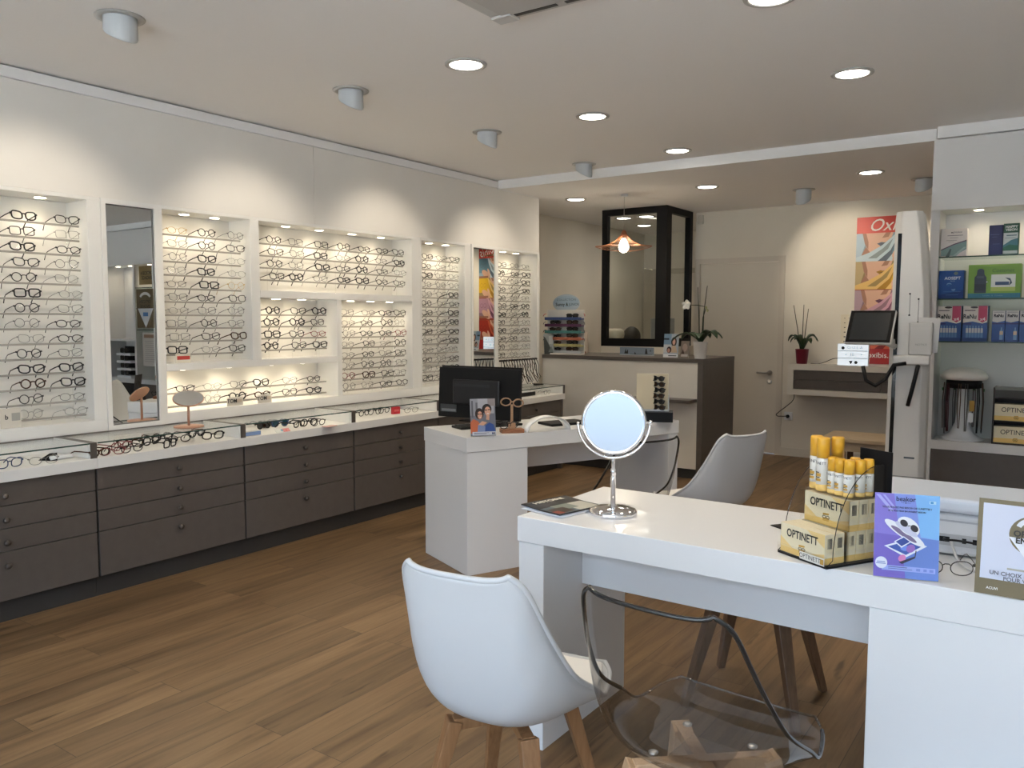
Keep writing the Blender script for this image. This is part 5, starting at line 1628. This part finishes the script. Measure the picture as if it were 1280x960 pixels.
MB().tube([(.0, -.172, 1.17), (-.06, -.19, 1.16), (-.10, -.20, 1.08), (-.15, -.21, 1.04), (-.20, -.21, 1.07), (-.22, -.20, 1.15)], .011, 8).build('cable_loop', BLACK, VX)
TB = MB()
tab = bpy.data.objects.new('tablet', None)
m = MB().box(-.125, .125, -.012, .012, 0, .225, bev=.008)
tb = m.build('tablet', VW, VX)
tb.location = (-.195, -.245, 1.275)
tb.rotation_euler = Matrix.Rotation(0, 3, 'X').to_euler()
n_h = (-_r.xy * .60 - _f.xy * .80)          # where the tablet looks
yaw_t = math.atan2(n_h.x, -n_h.y)
tb.rotation_euler = (R(-33), 0, yaw_t - R(4))
MB().box(-.119, .119, -.0135, -.0122, .006, .219).build('bezel', GLOSSB, tb)
MB().box(-.100, .100, -.0142, -.0136, .022, .205).build('screen', mat('tablet_screen', (.025, .028, .03), .12), tb)
bpy.data.objects.remove(tab)

# ------------------------------------------------------------------ small things along the left wall
HM = thing('hand_mirror', 'small oval mirror on a copper stand, on the glass case', 'mirror', (-4.17, 2.747, .7985), R(62))
MB().lathe([(.082, 0), (.082, .008), (0, .009)], 40).build('base', COPPERM, HM)
MB().tube([(0, 0, .009), (0, 0, .14)], .007, 10).build('post', COPPERM, HM)
hd = MB().prism([(x, -.002, z) for x, z in ell(0, 0, .084, .056, 40)], (0, .007, 0)).build('mirror_back', COPPERM, HM, (0, -.012, .165))
MB().prism([(x, -.0045, z) for x, z in ell(0, 0, .081, .053, 40)], (0, .002, 0)).build('mirror_glass', MIRROR, hd)
hd.rotation_euler = (R(-42), 0, 0)
CB = thing('cord_stand', 'clear stand hung with dark spectacle cords at the end of the wall unit', 'display stand', (-4.25, 6.18, .7985))
MB().box(-.10, .10, -.28, .30, 0, .006).build('base', GLASS, CB)
MB().lathe([(.05, 0.006), (.05, .014), (0, .014)], 16, (0.06, .24, 0)).build('foot', BLACK, CB)
for yy in (-.22, .22):
    MB().tube([(0, yy, .006), (0, yy, .245)], .006, 8).build('post', ACRYL, CB)
MB().tube([(0, -.30, .248), (0, .30, .248)], .008, 8).build('rail', BLACK, CB)
for k in range(14):
    yy = -.27 + .54 * k / 13
    q = MB()
    ax = .05 + .03 * rs.random()
    zz = .02 + .05 * rs.random()
    q.tube([(0, yy, .256), (.012, yy, .252), (ax * .6, yy + .01, .19), (ax * .5, yy + .025 * rs.uniform(-1, 1), .12), (ax * .9, yy + .02, zz + .02), (ax * .6, yy + .03, zz), (ax * .2, yy + .02, zz + .05), (-.005, yy + .012, .15), (-.004, yy, .252)], .0035, 5)
    q.build('cord', [stc[0], stc[0], stc[2], stc[3]][k % 4], CB)
TG = []
for (px, py, col, wd, tx, lb) in ((229, 449, (196, 70, 62), .10, '', 'small clear stand with a red strip label on the square-frame shelf'), (294, 506, (206, 190, 170), .12, 'TOM', 'small clear price sign beside the hand mirror in the long low compartment'), (331, 499, (206, 190, 170), .11, 'TOM', 'small clear price sign further along the long low compartment'), (13, 516, (168, 166, 160), .10, 'b', 'grey card sign in the rack at the picture edge')):
    zsh = 1.1505 if px == 229 else ZB + .0008
    d = (px - 640) * _r - (py - 480) * _u + FOC * _f
    yy = d.y * (-4.425) / d.x
    t = thing('price_sign', lb, 'sign', (-4.425, yy - wd / 2, zsh), R(90), 'small signs in the wall unit')
    h_ = .055 if px != 13 else .10
    print_sheet('sheet', wd, h_, [(rect(0, 0, 1, 1), (216, 210, 198) if px != 229 else (224, 216, 200)), (rect(.1 if px == 229 else .55, .35, .95, .75), col)], t, .0015)
    if tx:
        text(t, tx, .034, (wd * .3, -.0024, h_ * .55), INKB, bold=.0006)

# ------------------------------------------------------------------ ceiling fittings
DOWN, SPOTS = [], []


def downlight(x, y, z, label, r=.082):
    t = thing('downlight', label, 'ceiling light', (x, y, z - .0005), 0, 'round recessed ceiling lights')
    MB().lathe([(r + .022, 0), (r + .020, -.006), (r, -.008), (r - .003, 0)], 40).build('trim_ring', mat('trim_ring', (.45, .44, .42), .4), t)
    MB().lathe([(r - .0035, -.001), (r - .0035, -.004), (0, -.004)], 36).build('diffuser', DOWNM, t)
    DOWN.append((x, y, z - .02))


for x, y, lb in ((-2.545, 3.24, 'first of the three lit ceiling discs in line with the far desk'), (-2.54, 4.487, 'second of the three lit ceiling discs in line, before the bulkhead'), (-2.53, 5.735, 'last of the three lit ceiling discs in line, at the bulkhead'), (-1.03, 4.465, 'lone lit ceiling disc above the shelf unit side'), (-1.06, 3.249, 'lit ceiling disc cut by the top picture edge')):
    downlight(x, y, ZC, lb)
downlight(-2.545, 1.98, ZC, 'lit ceiling disc overhead, out of the picture')
downlight(-1.04, 1.98, ZC, 'lit ceiling disc above the near desk, out of the picture')
for x, y, lb in ((-4.127, 6.975, 'lit ceiling disc past the bulkhead by the end of the wall unit'), (-2.79, 6.97, 'lit ceiling disc past the bulkhead, above the counter end'), (-1.46, 7.03, 'lit ceiling disc past the bulkhead, near the poster'), (-4.42, 8.55, 'lit ceiling disc inside the workshop, first from the counter'), (-4.14, 8.56, 'lit ceiling disc inside the workshop beside the corner post'), (-4.55, 9.35, 'lit ceiling disc deepest inside the workshop')):
    downlight(x, y, ZL, lb)
SPW = mat('spot_white', (.55, .58, .60), .4)


def spotlight(x, y, z, tx, ty, tz, label, drop=.078):
    t = thing('ceiling_spotlight', label, 'ceiling spotlight', (x, y, z - .0005), 0, 'swivelling ceiling spotlights')
    MB().lathe([(.098, 0), (.096, -.005), (.070, -.007), (.066, 0)], 40).build('trim_ring', mat("trim_ring"), t)
    d = (Vector((tx, ty, tz)) - Vector((x, y, z))).normalized()
    hd_ = Vector((d.x, d.y)).normalized()
    h = MB()
    n = 40
    prof = []
    for k in range(n + 1):
        a = 2 * PI * k / n
        cs = math.cos(a) * hd_.x + math.sin(a) * hd_.y       # +1 towards the wall it lights
        low = -(drop - .036 * cs)
        prof.append([Vector((r * math.cos(a), r * math.sin(a), z)) for r, z in ((.066, .004), (.067, low + .012), (.064, low + .002), (.060, low), (.056, low + .006), (.054, -.012))])
    h.grid(prof)
    h = h.build('lamp_head', SPW, t)
    MB().lathe([(.0535, -.014), (.0535, -.018), (0, -.018)], 24).build('lamp_glass', mat('spot_glow', (1, 1, 1), .3, emit=(1, .90, .74), estr=14), h)
    SPOTS.append((Vector((x, y, z - .05)) + d * .04, d))


for x, y, lb in ((-3.335, 1.935, 'swivelling ceiling spotlight over the cut-off rack, largest of the row'), (-3.345, 3.245, 'swivelling ceiling spotlight over the rack past the tall mirror'), (-3.33, 4.466, 'swivelling ceiling spotlight over the big wall compartment'), (-3.36, 5.80, 'swivelling ceiling spotlight touching the bulkhead')):
    spotlight(x, y, ZC, -4.45, y + .10, 1.62, lb)
spotlight(-2.14, 7.62, ZL, -1.98, 8.6, 2.02, 'swivelling ceiling spotlight aimed at the poster on the far wall', .105)
spotlight(-1.165, 7.62, ZL, -.9, 8.6, 1.8, 'swivelling ceiling spotlight half hidden by the shelf unit')
AC = thing('ceiling_cassette', 'white ceiling air conditioning cassette cut by the top picture edge', 'air conditioner', (-2.036, 2.819, ZC))
ACM = mat('cassette_white', (.55, .54, .52), .45)
bev(MB().box(0.001, .80, -.80, -.001, -.028, -.001).build('frame', ACM, AC), .006)
MB().box(.06, .74, -.74, -.06, -.034, -.0285).build('grille', mat('cassette_grille', (.50, .48, .46), .5), AC)
for a, b in ((.10, .30), (.34, .55)):
    MB().box(a, b, -.050, -.030, -.032, -.0285).build('air_slot', mat('slot_dark', (.05, .05, .05), .5), AC)
bev(MB().box(.008, .105, -.075, -.004, -.040, -.0283).build('corner_cover', ACM, AC), .004)

# copper wire pendant
PD = thing('pendant_lamp', 'copper wire pendant lamp with a glowing bulb, above the counter', 'pendant lamp', (-3.60, 6.97, ZL))
MB().lathe([(.035, 0), (.035, -.018), (0, -.02)], 20).build('ceiling_rose', PLAST, PD)
MB().tube([(0, 0, -.018), (0, 0, -.335)], .0025, 6).build('cord', mat('cord_pale', (.5, .48, .45), .5), PD)
MB().lathe([(.012, -.33), (.016, -.35), (.018, -.405), (0, -.406)], 14).build('lamp_holder', COPPERM, PD)
prof = [(.014, -.335), (.030, -.375), (.075, -.425), (.14, -.465), (.21, -.485), (.265, -.492)]
sh = MB()
for k in range(44):
    a = 2 * PI * k / 44
    wob = .012 * math.sin(2 * a + .6)
    sh.tube([(r * math.cos(a), r * math.sin(a), z + wob * (r / .265)) for r, z in prof], .0019, 4)
for r, z in (prof[1], prof[3], prof[5]):
    sh.tube([(r * math.cos(a), r * math.sin(a), z + .012 * math.sin(2 * a + .6) * (r / .265)) for a in [2 * PI * k / 40 for k in range(40)]], .003, 5, True)
sh.build('wire_shade', mat('copper_wire', (.42, .19, .10), .35, .9), PD)
MB().lathe([(0, -.407), (.018, -.410), (.030, -.435), (.046, -.470), (.048, -.490), (.040, -.516), (.022, -.534), (0, -.538)], 24).build('bulb', mat('bulb_glow', (1, 1, 1), .3, emit=(1, .88, .70), estr=14), PD)

# ------------------------------------------------------------------ light
def lamp(name, kind, loc, power, col, size=.05, aim=None, cone=None, blend=.4):
    l = bpy.data.lights.new(name, kind)
    l.energy = power
    l.color = col
    if kind == 'AREA':
        l.shape = 'DISK'
        l.size = size
    else:
        l.shadow_soft_size = size
    if kind == 'SPOT':
        l.spot_size = cone
        l.spot_blend = blend
    o = bpy.data.objects.new(name, l)
    COL.objects.link(o)
    o.location = loc
    if aim is not None:
        o.rotation_euler = Vector(aim).to_track_quat('-Z', 'Y').to_euler()
    return o


WARM, WARMER = (1., .87, .69), (1., .85, .62)
for p in DOWN:
    lamp('downlight_beam', 'SPOT', p, 19 if p[1] < YB else 4.5, WARM, .07, (0, 0, -1), R(120), .7)
for p, d in SPOTS:
    lamp('spotlight_beam', 'SPOT', p, 20 if p.y < YB else 30, WARM, .05, d, R(74), .7)
for p in LED_SPOTS:
    lamp('puck_beam', 'SPOT', p, 1.4, WARMER, .02, (-.10, 0, -1) if p[0] < -1 else (0, .25, -1), R(140), .9)
lamp('pendant_glow', 'POINT', (-3.60, 6.97, ZL - .58), 3.5, WARMER, .05)
# daylight through the shop window
W = bpy.data.worlds.new('daylight')
W.use_nodes = True
SC.world = W
N, L = W.node_tree.nodes, W.node_tree.links
bg = N['Background']
tc = N.new('ShaderNodeTexCoord')
sp = N.new('ShaderNodeSeparateXYZ')
cr = N.new('ShaderNodeValToRGB')
e = cr.color_ramp.elements
e[0].position, e[0].color = .485, (.07, .08, .09, 1)
e[1].position, e[1].color = .66, (.68, .84, 1.10, 1)
k = e.new(.50)
k.color = (.085, .10, .125, 1)
k = e.new(.555)
k.color = (.12, .155, .21, 1)
mr = N.new('ShaderNodeMapRange')
mr.inputs['From Min'].default_value = -1
L.new(tc.outputs['Generated'], sp.inputs[0])
L.new(sp.outputs['Z'], mr.inputs['Value'])
L.new(mr.outputs[0], cr.inputs[0])
L.new(cr.outputs[0], bg.inputs['Color'])
bg.inputs['Strength'].default_value = 5.0
bounce_sun = lamp('bounce_sun', 'SUN', (0, -6, 8), 27.0, (1., .94, .88), .02, Vector((.25, -.5, -1)))  # added to brighten the ceiling by light bounced off the pavement
bounce_sun.data.angle = R(1)
pl = bpy.data.lights.new('window_portal', 'AREA')
pl.shape = 'RECTANGLE'
pl.size, pl.size_y = 4.8, 2.2
pl.cycles.is_portal = True
po = bpy.data.objects.new('window_portal', pl)
COL.objects.link(po)
po.location = (-.3, -1.72, 1.35)
po.rotation_euler = Vector((0, 1, 0)).to_track_quat('-Z', 'Z').to_euler()

SC.view_settings.view_transform = 'Standard'
SC.view_settings.look = 'None'
SC.view_settings.exposure = 0.72
SC.view_settings.gamma = 1.0
SC.view_settings.use_curve_mapping = False

# lettering and cords become plain meshes
dg = bpy.context.evaluated_depsgraph_get()
for o in [o for o in SC.objects if o.type in ('FONT', 'CURVE')]:
    me = bpy.data.meshes.new_from_object(o.evaluated_get(dg))
    n = bpy.data.objects.new('tmp', me)
    COL.objects.link(n)
    n.parent = o.parent
    n.matrix_basis = o.matrix_basis.copy()
    for k_ in ('label', 'category', 'group'):
        if k_ in o:
            n[k_] = o[k_]
    for ch in list(o.children):
        ch.parent = n
    nm = o.name
    bpy.data.objects.remove(o)
    n.name = nm
